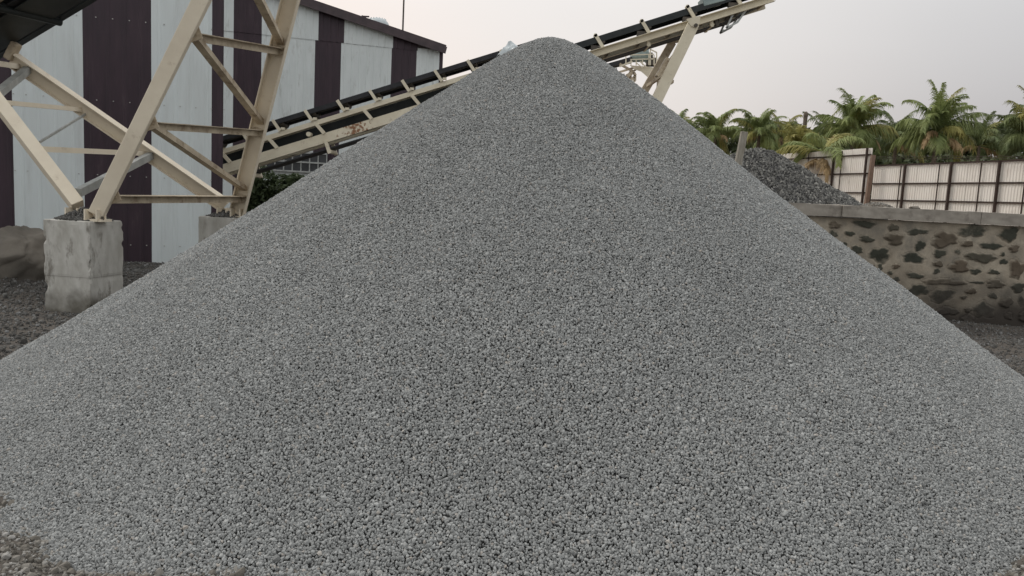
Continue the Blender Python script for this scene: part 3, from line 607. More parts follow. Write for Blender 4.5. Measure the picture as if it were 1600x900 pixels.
# ------------------------------------------------------------- concrete plinths
YAW = R(-8.4)
def plinth(cx, cy, side, top, label, seed):
    me = bpy.data.meshes.new('concrete_plinth'); bm = bmesh.new(); bmesh.ops.create_cube(bm, size=1)
    bmesh.ops.subdivide_edges(bm, edges=bm.edges, cuts=26, use_grid_fill=True); H_ = top+.25
    from mathutils import noise as nz_
    for v in bm.verts:
        o = Vector(v.co); v.co = Vector((v.co.x*side, v.co.y*side, v.co.z*H_+H_/2-.25))
        c = v.co+Vector((seed*3.1, 0, 0)); n = nz_.noise(c*3)*.003+nz_.noise(c*11)*.003+nz_.noise(c*28)*.003
        edge = sorted([abs(o.x), abs(o.y)])[0]; ed = max(0, edge-.45)/.05
        te = max(0, max(abs(o.x), abs(o.y))-.46)/.04*max(0, o.z-.455)/.045
        out_ = Vector((o.x, o.y, 0)).normalized()
        chip = max(0, nz_.noise(c*9+Vector((5, 5, 5)))-.14)*.14*ed + max(0, nz_.noise(c*8)+.25)*.02*te
        zz = v.co.z; joint = math.exp(-((zz-(.42+.03*nz_.noise(c*2)))/.010)**2)*.010
        v.co += out_*(n-chip-joint); v.co.z += n*.6*(o.z > .4)-te*.012
        if zz < .42: v.co += out_*(-.006)
    for f in bm.faces: f.smooth = False
    bm.to_mesh(me); bm.free(); o = link('concrete_plinth', me, m_conc, cat='concrete plinth', label=label); o.location = (cx, cy, 0); o.rotation_euler = (0, 0, YAW); return o
def corner_block(px_edge, y_top, Yc):  # front corner of a plinth in world
    return P(px_edge, y_top, Yc)
k1 = P(140, 346, 9.15); S1 = .61
def centre_from_corner(k, S):
    # front corner is the local (+x,-y) corner
    v = Matrix.Rotation(YAW, 3, 'Z') @ Vector((S/2, -S/2, 0)); return k.x-v.x, k.y-v.y
c1 = centre_from_corner(k1, S1); T1 = k1.z
plinth(c1[0], c1[1], S1, T1, 'rough concrete plinth nearest the camera carrying the front trestle feet', 1)
k2 = P(378, 341, 11.95); c2 = centre_from_corner(k2, .72); T2 = k2.z
plinth(c2[0], c2[1], .72, T2, 'concrete plinth half hidden behind the left slope of the gravel heap', 2)
def spill(c, top, S, seed, label):
    g_ = np.random.default_rng(seed); n = 2600; r = S*.52*np.sqrt(g_.uniform(size=n)); a = g_.uniform(0, 6.283, n)
    x = r*np.sin(a); y = r*np.cos(a); m = (np.abs(x) < S*.47) & (np.abs(y) < S*.47); x = x[m]; y = y[m]; r = r[m]
    z = top+.15*np.clip(1-(r/(S*.5)), 0, 1)*g_.uniform(.5, 1.05, len(r))+.003
    cr_, sr = math.cos(YAW), math.sin(YAW)
    p = np.column_stack([c[0]+x*cr_-y*sr, c[1]+x*sr+y*cr_, z])
    stones('spilled_gravel', [], [], p, g_.uniform(.007, .014, len(p)), m_under, st_mid, seed=seed, label=label, cat='spilled gravel', kind='stuff')
spill(c1, T1, S1, 71, 'small heap of spilled gravel on top of the near concrete plinth')
spill(c2, T2, .74, 72, 'small heap of spilled gravel on top of the plinth behind the heap')

# ------------------------------------------------------------- trestle
tr = empty('steel_trestle', (c1[0], c1[1], T1), label='beige steel trestle of four leaning legs and braces standing on two concrete plinths', cat='trestle')
def ext(a, b, k): return a+(b-a)*k
Ab = P(152, 333, 9.35); At = P(322, -14, 9.05)
Bb = P(122, 322, 9.55); Bt = ext(Bb, P(0, 163, 9.85), 1.55)
Cb = P(373, 330, 12.15); Ct = P(455, 3, 10.9)
Db = P(352, 322, 12.3); Dt = P(18, 92, 11.0)
sv = lambda a, b, n: (b-a).cross(Vector(n)).normalized()
mb = MB(); mb.bar(Ab, ext(Ab, At, 1.28), .17, .17, Vector((-1, -.25, .3))); mb.build('leg', m_beige, tr, bevel=.008)
mb = MB(); mb.bar(Bb, Bt, .15, .18, Vector((.6, -.9, .4))); mb.build('leg', m_beige, tr, bevel=.008)
mb = MB(); mb.chan(Cb, ext(Cb, Ct, 1.22), .11, .23, .014, Vector((1, -.1, 0)), fx=-1); mb.build('leg', m_beige, tr)
mb = MB(); mb.ibeam(Db, Dt, .15, .20, .014, Vector((.4, -.3, 1))); mb.build('leg', m_beige, tr)
A_at = lambda py: Ab+(At-Ab)*((333-py)/347); C_at = lambda py: Cb+(Ct-Cb)*((330-py)/327)
B_at = lambda k: ext(Bb, Bt, k); D_at = lambda k: ext(Db, Dt, k)
def brace(a, b, w_=.09, mt=m_beige_dirty_shaded, fx=1):
    mb = MB(); mb.ang(a, b, w_, .01, (0, 0, 1), fx, -1); mb.ang(a+Vector((0, .004, 0)), b+Vector((0, .004, 0)), w_, .01, (0, 0, 1), -fx, -1); mb.build('brace', mt, tr)
brace(A_at(303)+Vector((.02, .1, 0)), C_at(303), .10)
brace(A_at(183)+Vector((.02, .1, 0)), C_at(192), .09)
brace(A_at(45)+Vector((.02, .1, 0)), C_at(68), .09)
mb = MB(); mb.bar(A_at(188)+Vector((.05, .15, 0)), C_at(290), .10, .07); mb.build('brace', m_beige_dirty_shaded, tr)
mb = MB(); mb.bar(A_at(50)+Vector((.05, .15, 0)), C_at(180), .10, .07); mb.build('brace', m_beige_dirty_shaded, tr)
mb = MB(); mb.bar(P(395, -20, 9.3), C_at(60), .10, .07); mb.build('brace', m_beige_dirty_shaded, tr)
# braces between the left-leaning legs
mb = MB(); mb.bar(P(6, 160, 9.9), P(133, 172, 11.5), .05, .06); mb.build('brace', m_beige, tr)
mb = MB(); mb.bar(P(66, 233, 9.75), P(228, 240, 11.8), .05, .07); mb.build('brace', m_beige, tr)
mb = MB(); mb.bar(P(122, 301, 9.6), P(236, 243, 11.8), .08, .10); mb.build('brace', m_steel, tr)
mb = MB(); mb.bar(P(62, 222, 9.8), P(136, 177, 11.5), .02, .03); mb.build('brace', m_steel, tr)
mb = MB(); mb.bar(P(-8, 150, 9.9), P(44, 108, 11.1), .09, .09); mb.build('brace', m_steel, tr)
mb = MB(); mb.bar(P(-20, 97, 10.0), P(30, 104, 11.1), .07, .07); mb.build('brace', m_beige, tr)
for q_ in (C_at(303), C_at(192), C_at(68), A_at(183)+Vector((.05, .1, 0)), A_at(45)+Vector((.05, .1, 0)), A_at(303)+Vector((.04, .1, 0))):
    mb = MB(); mb.box(q_+Vector((-.0, -.02, -.02)), (.17, .014, .15), Matrix.Rotation(-.35, 3, 'Y'))
    for dx in (-.045, .045): mb.tube(q_+Vector((dx, -.027, -.02)), q_+Vector((dx, -.042, -.02)), .014, n=6)
    mb.build('gusset_plate', m_beige_dirty_shaded, tr)
# feet
for p in (Ab, Bb, Cb, Db):
    mb = MB(); base = T1 if p in (Ab, Bb) else T2
    mb.box((p.x, p.y, base+.01), (.24, .2, .03), Matrix.Rotation(YAW, 3, 'Z'))
    for s_ in (-.07, .07): mb.box((p.x+s_, p.y-.07, base+.075), (.016, .14, .13), Matrix.Rotation(YAW, 3, 'Z'))
    mb.box((p.x, p.y+.02, base+.07), (.2, .02, .12), Matrix.Rotation(YAW, 3, 'Z'))
    ft = mb.build('foot_plate', m_beige, tr)
    for s_ in (-.1, .1): mb = MB(); mb.tube((p.x+s_, p.y-.07, base+.02), (p.x+s_, p.y-.07, base+.06), .016); mb.build('bolt', m_dark, ft)

# ------------------------------------------------------------- overhead conveyor, upper left
def conveyor_top():
    A = P(20, 92, 10.55)+Vector((0, 0, .56)); plan = Vector((.9, -.43, 0)).normalized(); d = (plan*math.cos(R(18))+Vector((0, 0, math.sin(R(18))))); s = Vector((0, 0, 1)).cross(d).normalized(); u = d.cross(s)
    at = lambda x, y, z: A+d*x+s*y+u*z; W = .34; x0, x1 = -3.2, 5.2
    t = empty('overhead_conveyor', tuple(A), label='black underside of an overhead conveyor crossing the top left corner above the trestle', cat='conveyor')
    mb = MB(); prof = [(-W, .36), (-.2, .26), (.2, .26), (W, .36), (W, .385), (.2, .28), (-.2, .28), (-W, .385)]
    mb.prof(at(x0, 0, 0), at(x1, 0, 0), [(-x, z) for x, z in prof], u); mb.prof(at(x0, 0, -.09), at(x1, 0, -.09), [(-W+.03, -.01), (W-.03, -.01), (W-.03, .01), (-W+.03, .01)], u); mb.build('belt', m_belt, t)
    for sg in (-1, 1):
        mb = MB(); mb.chan(at(x0, sg*(W+.05), .02), at(x1, sg*(W+.05), .02), .1, .20, .012, u, fx=-sg); mb.build('side_beam', m_blackm if sg > 0 else m_beige_dirty_shaded, t)
        mb = MB(); mb.bar(at(x0, sg*(W+.06), .36), at(x1, sg*(W+.06), .36), .04, .09, u); mb.build('belt_skirt', m_blackm, t)
    x = x0+.2
    while x < x1:
        mb = MB()
        for y in (-W-.05, W+.05): mb.bar(at(x, y, .10), at(x, y, .36), .05, .07, s)
        mb.bar(at(x, -W, .20), at(x, W, .20), .05, .05, u); mb.build('idler_bracket', m_blackm, t); x += .95
    mb = MB(); mb.prof(at(x0, 0, -.13), at(x1, 0, -.13), [(-W+.06, -.008), (W-.1, -.008), (W-.1, .008), (-W+.06, .008)], u); mb.build('belly_plate', m_blackm, t)
    mb = MB(); mb.tube(at(.35, -W-.12, -.13), at(.35, W+.08, -.13), .05); mb.bar(at(.35, -W-.08, .0), at(.35, -W-.08, -.18), .1, .03, s); mb.build('return_roller', m_blackm, t)
    mb = MB(); mb.bar(at(-2.6, W+.35, .78), at(x1-.3, W+.35, .78), .09, .10, u)
    for x in (-1.6, .4, 2.4, 4.4): mb.bar(at(x, W+.05, .3), at(x, W+.35, .78), .06, .06, d)
    mb.build('handrail', m_beige_dirty_shaded, t)
    mb = MB(); mb.sph(at(.02, -.2, -.32), .0001) if False else None
    mb.box(Dt+Vector((.03, -.02, .10)), (.10, .14, .26), Matrix.Rotation(.5, 3, 'Y')); mb.build('support_bracket', m_beige_dirty_shaded, tr, bevel=.02)
conveyor_top()

# boulder at the far left
def boulder():
    me = bpy.data.meshes.new('boulder'); bm = bmesh.new(); bmesh.ops.create_icosphere(bm, subdivisions=5, radius=1)
    from mathutils import noise as nz_
    planes = [(Vector((.3, -.6, .75)), .62), (Vector((-.75, -.5, .45)), .6), (Vector((.9, -.3, .1)), .78), (Vector((.1, -.95, -.15)), .66), (Vector((-.1, .4, .9)), .72), (Vector((.7, -.2, .7)), .74), (Vector((-.4, -.2, .9)), .66)]
    for v in bm.verts:
        p = v.co.copy()
        for n_, dd in planes:
            n_ = n_.normalized(); k = p.dot(n_)-dd
            if k > 0: p -= n_*k*.92
        p += v.co*(nz_.noise(v.co*2.1)*.10+nz_.noise(v.co*7)*.035+nz_.noise(v.co*18)*.018); v.co = Vector((p.x*.78, p.y*.6, p.z*.56))
    for f in bm.faces: f.smooth = True
    bm.to_mesh(me); bm.free(); o = link('boulder', me, m_rock, label='big tan grey boulder at the left edge beside the near plinth', cat='boulder')
    c = P(-2, 412, 11.2); o.location = (c.x, 11.2, c.z); o.rotation_euler = (.15, -.42, .3)
boulder()

# ------------------------------------------------------------- rubble stone wall with coping
WY = 11.8
def stone_wall():
    t = empty('stone_wall', (P(1430, 400, WY).x, WY, 0), label='low retaining wall of dark rubble stones set in grey mortar with concrete coping', cat='wall')
    xa, xb = P(980, 330, WY).x, P(1850, 330, WY).x; ztop = P(1600, 354, WY).z
    nx, nz2 = 820, 190; xs = np.linspace(xa, xb, nx); zs = np.linspace(-.15, ztop, nz2); Xg, Zg = np.meshgrid(xs, zs)
    Z0 = [(237,145,52,26),(365,140,84,26),(492,155,40,30),(598,175,78,26),(842,170,104,50),(1002,185,86,50),(372,206,58,26),(498,207,74,42),(302,182,38,20),(718,210,104,56),(612,236,44,38),(820,228,42,26),
          (925,238,84,28),(1026,248,42,28),(330,256,58,32),(436,278,92,52),(580,290,92,38),(695,270,56,28),(778,264,24,20),(880,288,120,38),(980,306,32,24),(782,326,80,46),(1034,338,50,80),(690,316,44,20),(935,352,42,20),
          (855,350,42,26),(590,368,66,22),(945,405,74,32),(1045,420,56,36),(600,432,84,44),(715,395,150,26),(706,455,98,50),(836,436,38,24),(932,456,36,24),(990,488,50,36),(890,520,76,62),(732,524,78,34),(1000,546,40,26),(1060,480,36,36),(1062,548,30,40),(820,560,60,36)]
    st = []
    for x, y, ww, hh in Z0:
        p = P(1220+x/2.813, 300+y/2.813, WY); st.append((p.x, p.z, ww/2.813/FPX*WY/2*1.12, hh/2.813/FPX*WY/2*1.15))
    rd = random.Random(5); lim = P(1604, 400, WY).x
    for i in range(1800):
        x = rd.uniform(xa, xb); z = rd.uniform(.1, ztop-.1)
        vis = P(1235, 400, WY).x < x < lim
        a, b = (rd.uniform(.035, .10), rd.uniform(.025, .055)) if vis else (rd.uniform(.07, .19), rd.uniform(.05, .10))
        gp = .03 if vis else .05
        if all(abs(x-s[0]) > a+s[2]+gp or abs(z-s[1]) > b+s[3]+gp*.8 for s in st): st.append((x, z, a, b))
    m = np.zeros_like(Xg); tone = np.zeros_like(Xg)
    for i, (x, z, a, b) in enumerate(st):
        r = np.random.default_rng(i); th = np.arctan2((Zg-z)/b, (Xg-x)/a); rr = np.hypot((Xg-x)/a, (Zg-z)/b)
        near_ = rr < 2
        ph = r.uniform(0, 6.28, 4); edge = 1.08+.13*np.sin(2*th+ph[0])+.12*np.sin(3*th+ph[1])+.09*np.sin(5*th+ph[2])+.05*np.sin(9*th+ph[3])
        edge = edge+.10*wob(Xg*12, Zg*12, 1.6, 3)
        k = np.clip((edge+.08-rr)/.42, 0, 1)*(.95+.30*wob(Xg*5+i, Zg*7, 1.5, 21)*r.uniform(.3, 1.3)); k = np.clip(k, 0, 1); k = np.where(near_, k, 0); m = np.maximum(m, k); tone = np.where(k > .02, r.uniform(.0, 1), tone)
    rough = .006*wob(Xg*9, Zg*9, 1, 11)+.012*wob(Xg, Zg, 3, 12)+rng.normal(0, .0012, Xg.shape)
    Yg = WY-(rough+.016*(1-np.abs(2*m-1))*0-.012*m+.010*m*wob(Xg*14, Zg*14, 1.4, 13)+.055*np.clip(m-.2, 0, 1)*(.3+tone)-.010*np.clip(1-np.abs(m-.15)*6, 0, 1))
    V = np.stack([Xg, Yg, Zg], -1).reshape(-1, 3)
    F_ = [(j*nx+i, j*nx+i+1, (j+1)*nx+i+1, (j+1)*nx+i) for j in range(nz2-1) for i in range(nx-1)]
    b0 = len(V); V = np.concatenate([V, [[xa, WY+.4, -.15], [xb, WY+.4, -.15], [xb, WY+.4, ztop], [xa, WY+.4, ztop]]])
    tl, tr_ = (nz2-1)*nx, nz2*nx-1
    F_ += [(b0+1, b0, b0+3, b0+2), (tl, tr_, b0+2, b0+3), (0, tl, b0+3, b0), (nx-1, b0+1, b0+2, tr_)]
    me = bpy.data.meshes.new('masonry'); me.from_pydata(V.tolist(), [], F_); me.update()
    for p in me.polygons: p.use_smooth = True
    for nm, arr in (('stone', m), ('tone', tone)):
        a = me.attributes.new(nm, 'FLOAT', 'POINT'); a.data.foreach_set('value', np.concatenate([arr.reshape(-1), np.zeros(4)]).astype(np.float32))
    mt = mat('rubble_masonry', (.39, .34, .27), (.26, .22, .17), 3.5, .92, bump=.008, bscale=35, stain=(.19, .17, .14), sscale=2.6, samt=(.45, .66))
    tt = mt.node_tree; n = tt.nodes; l = tt.links; b = n['Principled BSDF']; src = b.inputs['Base Color'].links[0].from_socket
    at = n.new('ShaderNodeAttribute'); at.attribute_name = 'stone'; a2 = n.new('ShaderNodeAttribute'); a2.attribute_name = 'tone'
    r = n.new('ShaderNodeValToRGB'); r.color_ramp.elements[0].color = (.035, .037, .028, 1); r.color_ramp.elements[1].color = (.11, .085, .062, 1); q = r.color_ramp.elements.new(.6); q.color = (.055, .055, .042, 1); l.new(a2.outputs['Fac'], r.inputs[0])
    nz3 = n.new('ShaderNodeTexNoise'); nz3.inputs['Scale'].default_value = 17; nz3.inputs['Detail'].default_value = 7; nz3.inputs['Roughness'].default_value = .7; tcn = n.new('ShaderNodeTexCoord'); l.new(tcn.outputs['Object'], nz3.inputs[0])
    ad = n.new('ShaderNodeMath'); ad.operation = 'MULTIPLY_ADD'; l.new(nz3.outputs[0], ad.inputs[0]); ad.inputs[1].default_value = .9; l.new(at.outputs['Fac'], ad.inputs[2])
    mr2 = n.new('ShaderNodeMapRange'); mr2.inputs['From Min'].default_value = .58; mr2.inputs['From Max'].default_value = 1.35; l.new(ad.outputs[0], mr2.inputs['Value'])
    mx = n.new('ShaderNodeMix'); mx.data_type = 'RGBA'; l.new(mr2.outputs[0], mx.inputs[0]); l.new(src, mx.inputs[6]); l.new(r.outputs[0], mx.inputs[7])
    # damp, dirt-splashed foot of the wall
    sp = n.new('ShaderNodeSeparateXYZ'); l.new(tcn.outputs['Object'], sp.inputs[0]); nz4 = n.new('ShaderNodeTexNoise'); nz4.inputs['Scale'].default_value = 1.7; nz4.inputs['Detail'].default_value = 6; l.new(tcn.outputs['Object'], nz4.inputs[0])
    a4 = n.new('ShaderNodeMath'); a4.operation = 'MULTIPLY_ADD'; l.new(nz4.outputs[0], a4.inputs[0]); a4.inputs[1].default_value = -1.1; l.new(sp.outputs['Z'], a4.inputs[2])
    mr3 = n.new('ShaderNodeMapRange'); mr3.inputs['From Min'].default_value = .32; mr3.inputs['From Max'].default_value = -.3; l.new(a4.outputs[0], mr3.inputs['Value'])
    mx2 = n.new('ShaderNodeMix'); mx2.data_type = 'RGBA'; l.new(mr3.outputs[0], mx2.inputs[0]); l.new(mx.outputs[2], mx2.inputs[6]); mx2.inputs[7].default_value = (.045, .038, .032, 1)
    l.new(mx2.outputs[2], b.inputs['Base Color'])
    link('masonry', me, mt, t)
    # coping in cast lengths
    cz0, cz1 = ztop, P(1600, 335, WY).z; edges = [P(x, 330, WY).x for x in (980, 1312, 1387, 1530, 1700, 1850)]
    for i in range(5):
        me = bpy.data.meshes.new('coping'); bm = bmesh.new(); bmesh.ops.create_cube(bm, size=1); bmesh.ops.subdivide_edges(bm, edges=bm.edges, cuts=14, use_grid_fill=True)
        L = edges[i+1]-edges[i]-.006; from mathutils import noise as nz_
        prot = (.05, .085, .05, .055, .05)[i]
        for v in bm.verts:
            o = v.co.copy(); v.co = Vector((edges[i]+L/2+o.x*L, WY+.2-prot/2+o.y*(.46+prot), (cz0+cz1)/2+.003+o.z*(cz1-cz0-.004)+(.004 if i == 1 else 0)))
            v.co += Vector((0, 1, 1))*nz_.noise(v.co*5)*.012+Vector((0, 1, 1))*nz_.noise(v.co*17)*.005
            if o.z < -.49: v.co.z = max(v.co.z, cz0+.004)
        for f in bm.faces: f.smooth = False
        bm.to_mesh(me); bm.free(); link('coping', me, m_coping, t)
stone_wall()
# rubble on the coping
mb = MB(); c = P(1430, 322, WY+.1); from mathutils import noise as _nz
bm = bmesh.new(); bmesh.ops.create_icosphere(bm, subdivisions=2, radius=.05)
for v in bm.verts: v.co = Vector((v.co.x*1.7, v.co.y, v.co.z*.55))*(1+.5*_nz.noise(v.co*30))
me = bpy.data.meshes.new('stone_chunk'); bm.to_mesh(me); bm.free(); o = link('stone_chunk', me, m_rock, label='small broken stone lying on the coping of the wall', cat='stone'); o.location = (c.x, c.y, P(1430, 327, WY+.1).z+.02)

# leaning post
a, b = P(1163, 206, 13.6), P(1150, 272, 13.6); mb = MB(); mb.bar(a, ext(a, b, 1.25), .11, .10, (0, -1, 0)); tag(mb.build('timber_post', m_wood, bevel=.006), 'grey squared post leaning beside the dark rock heap', 'post')
# pale sack at the summit
def sack():
    bm = bmesh.new(); bmesh.ops.create_grid(bm, x_segments=14, y_segments=14, size=.5); v3 = []
    c = P(797, 70, 7.75)
    for v in bm.verts:
        x, y = v.co.x, v.co.y; r = math.hypot(x, y)
        z = .16*max(0, 1-(abs(x)+abs(y))*1.25)+.018*_nz.noise(Vector((x*7, y*7, 3)))+.01*math.sin(x*14+y*9)
        v.co = Vector((x*.26, y*.24, z*.85+.0))
    bmesh.ops.solidify(bm, geom=bm.faces[:], thickness=.006)
    me = bpy.data.meshes.new('plastic_sack'); bm.to_mesh(me); bm.free()
    for p in me.polygons: p.use_smooth = False
    o = link('plastic_sack', me, m_sheet, label='crumpled pale blue plastic sack at the top left of the heap summit', cat='sack'); o.location = (c.x+.02, c.y, c.z-.10); o.rotation_euler = (.15, -.35, .5)
sack()

# ------------------------------------------------------------- panel fence
YE = lambda px: 25/(1+9.5e-4*(px-1480)); 
def fence(px0, px1, ytop_l, ytop_r, posts, thins, name_label, mts, rails, seed):
    A = P(px0, 300, YE(px0)); B = P(px1, 300, YE(px1)); A.z = B.z = 0; za = P(px0, ytop_l, A.y).z; zb = P(px1, ytop_r, B.y).z; zt = (za+zb)/2
    t = empty('sheet_fence', (A.x, A.y, 1.45), label=name_label, cat='fence', group='corrugated fence sections')
    L = (B-A).length; d = (B-A)/L; n_ = Vector((-d.y, d.x, 0)); n_ = n_ if n_.y < 0 or n_.x < 0 else -n_
    def X(px):   # distance along the fence for a pixel column at rail height
        r = P(px, 290, 10)-Vector((0, 0, EYE)); r.z = 0
        # solve A + d*s = r*k
        det = d.x*(-r.y)+r.x*d.y; s = (-A.x*(-r.y)+(-r.x)*A.y*1)/det if abs(det) > 1e-9 else 0
        return s
    s = 0; i = 0; PW = 1.0; rd = random.Random(seed)
    while s < L-.01:
        e_ = min(L, s+PW); mb = MB(); vs = []; x = s; ks = []
        while x < e_-.001:
            for dx, h in ((0, 0), (.04, 0), (.055, .022), (.085, .022)):
                if x+dx < e_: ks.append((x+dx, h))
            x += .10
        ks.append((e_, 0))
        for x, h in ks:
            p = A+d*x+n_*(h+(.006 if i % 2 else 0)); vs += [(p.x, p.y, 1.45), (p.x, p.y, zt+(-.01 if i % 2 else 0))]
        k0 = len(ks)
        for x, h in ks:
            p = A+d*x+n_*(h+(.006 if i % 2 else 0)-.003); vs += [(p.x, p.y, 1.45), (p.x, p.y, zt+(-.01 if i % 2 else 0))]
        fs = [(2*j, 2*j+2, 2*j+3, 2*j+1) for j in range(k0-1)]+[(2*k0+2*j, 2*k0+2*j+1, 2*k0+2*j+3, 2*k0+2*j+2) for j in range(k0-1)]+[(2*j+1, 2*j+3, 2*k0+2*j+3, 2*k0+2*j+1) for j in range(k0-1)]
        mb.add(vs, fs); me = bpy.data.meshes.new('fence_panel'); me.from_pydata(mb.v, [], mb.f); me.update(); link('fence_panel', me, mts[0], t)
        s = e_; i += 1
    for zr_ in rails:
        mb = MB(); a = A+n_*.05; b = B+n_*.05; mb.bar((a.x, a.y, zr_), (b.x, b.y, zr_), .035, .05); mb.build('fence_rail', m_fpost, t)
    for px in posts:
        p = A+d*X(px)+n_*.10; mb = MB(); mb.box((p.x, p.y, (1.45+zt)/2+.0), (.07, .07, zt-1.45+.0)); mb.build('fence_post', m_fpost, t)
    for px in thins:
        p = A+d*X(px)+n_*.085; mb = MB(); mb.box((p.x, p.y, (1.45+zt)/2-.02), (.028, .03, zt-1.5)); mb.build('fence_stud', m_fpost, t)
    return t, zt
rz = [P(1480, 253, 25).z-.03, P(1480, 286.5, 25).z, P(1480, 315, 25).z]
fence(1362, 1850, 251.5, 251, (1415, 1487, 1562, 1645, 1740), (1408, 1468, 1533, 1604, 1690), 'long run of cream corrugated fence with dark posts, above the stone wall', (m_fence,), rz, 1)
rz2 = [P(1310, 244, YE(1310)).z, P(1310, 272, YE(1310)).z, P(1310, 301, YE(1310)).z]
fence(1140, 1357, 240, 238, (1302, 1353), (1314, 1262, 1210), 'taller corrugated fence section left of the slanted brown post, behind the dark rock heap', (m_fence,), rz2, 2)
a, b = P(1364, 246, YE(1362)-.3), P(1354, 318, YE(1362)-.3); mb = MB(); mb.bar(ext(b, a, 1.05), ext(a, b, 1.5), .13, .13, (0, -1, 0)); tag(mb.build('wooden_post', m_woodp), 'brown slanted wooden post between the two fence sections', 'post')
mb = MB()
for i in range(12):
    x0_, x1_ = 1362+i*25, 1362+(i+1)*25
    for y in (249, 245.5): mb.tube(P(x0_, y-(i % 3), YE(x0_)-.1), P(x1_, y-((i+1) % 3), YE(x1_)-.1), .008, n=5)
tag(mb.build('fence_wire', m_fpost), 'thin sagging wire strung along the top of the right fence', 'wire')

# ------------------------------------------------------------- palms
def frond(mb, base, az, el0, L, droop, rd, nl=44, lw=.05, ll=.55, m=0, curl=.5):
    n = 12; pts = []; p = Vector(base); el = el0; h = Vector((math.cos(az), math.sin(az), 0)); dirs = []
    for i in range(n+1):
        pts.append(p.copy()); dd = h*math.cos(el)+Vector((0, 0, math.sin(el))); dirs.append(dd); p = p+dd*(L/n); el -= droop/n*(.25+1.8*(i/n)**1.3)
    side = Vector((-h.y, h.x, 0))
    for i in range(n): mb.tube(pts[i], pts[i+1], .030*(1-i/n)+.007, .030*(1-(i+1)/n)+.006, 4, m)
    for k in range(nl):
        t = .14+.86*k/nl; f = t*n; i = min(n-1, int(f)); q = pts[i].lerp(pts[i+1], f-i); dd = dirs[i]; up = side.cross(dd)
        ln = ll*(math.sin(min(1, t*1.1+.12)*math.pi)*.75+.30)*rd.uniform(.75, 1.2)
        for sg in (-1, 1):
            v = (side*sg*.75+dd*.75+up*rd.uniform(-.35, .2)).normalized(); wv = (dd*.8-side*sg*.25+Vector((0, 0, rd.uniform(-.3, .3)))).normalized()*lw*rd.uniform(.7, 1.2)
            g1 = Vector((0, 0, -ln*curl*.22)); m1 = q+v*ln*.5+g1; tip = q+v*ln*.92+Vector((0, 0, -ln*curl*rd.uniform(.7, 1.3)))
            mb.add([q-wv*.4, q+wv*.4, m1+wv*.45, tip, m1-wv*.45], [(0, 1, 2, 3, 4)], m)
def palm(px, py, Y, rpx, label, seed, nf=20, mg=m_lf, yellow=3, dead=3, trunk_r=.13, lowel=-.35, hi=1.48, lean=0.):
    rd = random.Random(seed); c = P(px, py, Y); s = rpx/FPX*Y
    t = empty('palm_tree', (c.x+lean, Y, 1.45), label=label, cat='palm tree', group='palms beyond the fence')
    mb = MB(); n = 9; prev = Vector((c.x+lean, Y, 1.3))
    for i in range(n):
        f = (i+1)/n; q = Vector((c.x+lean*(1-f**1.5), Y, 1.3+(c.z-1.3)*f)); mb.tube(prev, q, trunk_r*(1.25-.5*i/n), trunk_r*(1.2-.5*(i+1)/n), 10); prev = q
    mb.build('trunk', m_trunk, t)
    mb = MB()
    nf = int(nf*1.35)
    for i in range(nf):
        f = i/(nf-1); el = lowel+(hi-lowel)*f**.62+rd.uniform(-.25, .25); az = i*2.399+rd.uniform(-.7, .7)
        frond(mb, c+Vector((0, 0, .1)), az, el, s*rd.uniform(.95, 1.6), 1.25+.9*(1-f)+rd.uniform(-.4, .7), rd, nl=58, ll=s*.46, lw=s*.026, m=1 if (i*7 % nf) < yellow else 0, curl=rd.uniform(.5, 1.1))
    mb.build('crown', [mg, m_ly], t)
    if dead:
        mb = MB()
        for i in range(dead):
            frond(mb, c-Vector((0, 0, .1)), rd.uniform(3.2, 6.2), rd.uniform(-.2, .35), s*rd.uniform(.8, 1.15), 1.7, rd, nl=34, ll=s*.28, lw=s*.03, curl=.9)
        mb.build('dead_fronds', m_ld, t)
    return t, c, s
palm(1062, 200, 62, 25, 'small distant palm just right of the heap slope, leftmost of the palms', 101, 14, dead=0)
palm(1118, 212, 52, 38, 'green palm left of the leaning post, rising from the heap slope', 102, 19, dead=1)
t3, c3, s3_ = palm(1186, 212, 48, 38, 'palm directly above the dark rock heap', 103, 20, dead=1, yellow=4)
palm(1222, 214, 55, 36, 'thin palm with a brown hanging nest right of the dark rock heap', 104, 11, dead=1, yellow=1)
palm(1246, 230, 44, 34, 'low yellowish palm above the left end of the fence', 105, 15, mg=m_ly, yellow=2, dead=2)
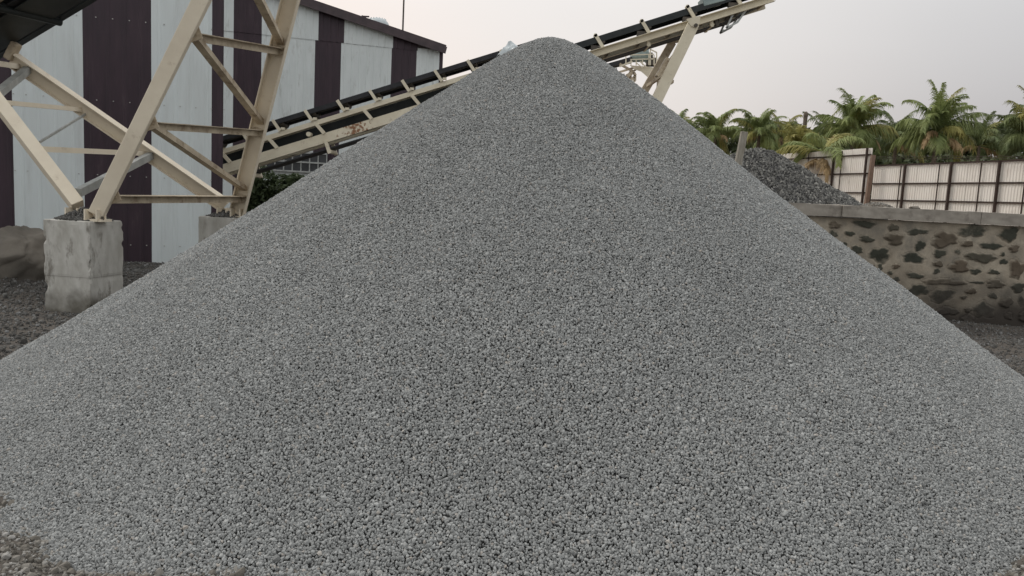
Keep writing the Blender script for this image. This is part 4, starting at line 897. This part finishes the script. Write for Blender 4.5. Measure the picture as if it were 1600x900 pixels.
palm(1334, 208, 46, 52, 'large feathery palm behind the join of the two fence sections', 106, 24, dead=2, yellow=4)
palm(1290, 226, 50, 40, 'dark palm tucked behind and left of the large feathery palm', 107, 16, mg=m_lk, dead=1)
palm(1286, 243, 31.3, 60, 'short palm with tan dried fronds drooping over the fence', 108, 7, mg=m_lf, yellow=3, dead=5, lowel=-.1, hi=1.0)
palm(1464, 208, 42, 52, 'tallest yellow green palm standing in the middle of the long fence run', 109, 25, dead=4, yellow=6)
palm(1400, 224, 50, 42, 'dark low palm between the two biggest palms', 110, 15, mg=m_lk, dead=2)
palm(1530, 228, 52, 40, 'small dark palm right of the tallest yellow green palm', 111, 14, mg=m_lk, dead=2)
palm(1612, 218, 40, 54, 'dense dark palm at the right edge of the picture', 112, 26, mg=m_lk, yellow=1, dead=1)
# brown hanging bunch
v = P(1213, 196, 54.5); mb = MB(); rd = random.Random(9)
for i in range(60):
    a = rd.uniform(0, 6.28); r = rd.uniform(.05, .42); mb.tube(v+Vector((0, 0, .35)), v+Vector((r*math.cos(a), r*math.sin(a), -.42+rd.uniform(-.1, .1))), .05, .02, 4)
o = mb.build('hanging_nest', m_trunk, None); tag(o, 'dark brown bunch hanging among the palms above the dark rock heap', 'nest')
v = P(1259, 180, 50); mb = MB(); mb.tube((v.x, 50, 1.4), (v.x, 50, v.z), .10, .13, 7); mb.sph((v.x, 50, v.z), .16, 8, 6, (1, 1, 1.5)); tag(mb.build('dead_trunk', m_trunk), 'bare dead palm trunk with no crown between the palms', 'tree trunk')
# thicket behind the palms
cs = []; rd = random.Random(12)
for i in range(60):
    px = 1040+i*11; py = 232+rd.uniform(-14, 6)-(8 if px > 1400 else 0); Y = rd.uniform(62, 78); c = P(px, py, Y); cs.append((c, (rd.uniform(1.2, 2.2), 1.5, rd.uniform(.8, 1.7))))
    c2_ = P(px, 285, Y-4); cs.append((c2_, (2, 2, 2.4)))
leaf_cloud('thicket', cs, 34000, .30, m_thick, None, 77, label='dense dark thicket filling the ground behind the palms', cat='thicket', kind='stuff')
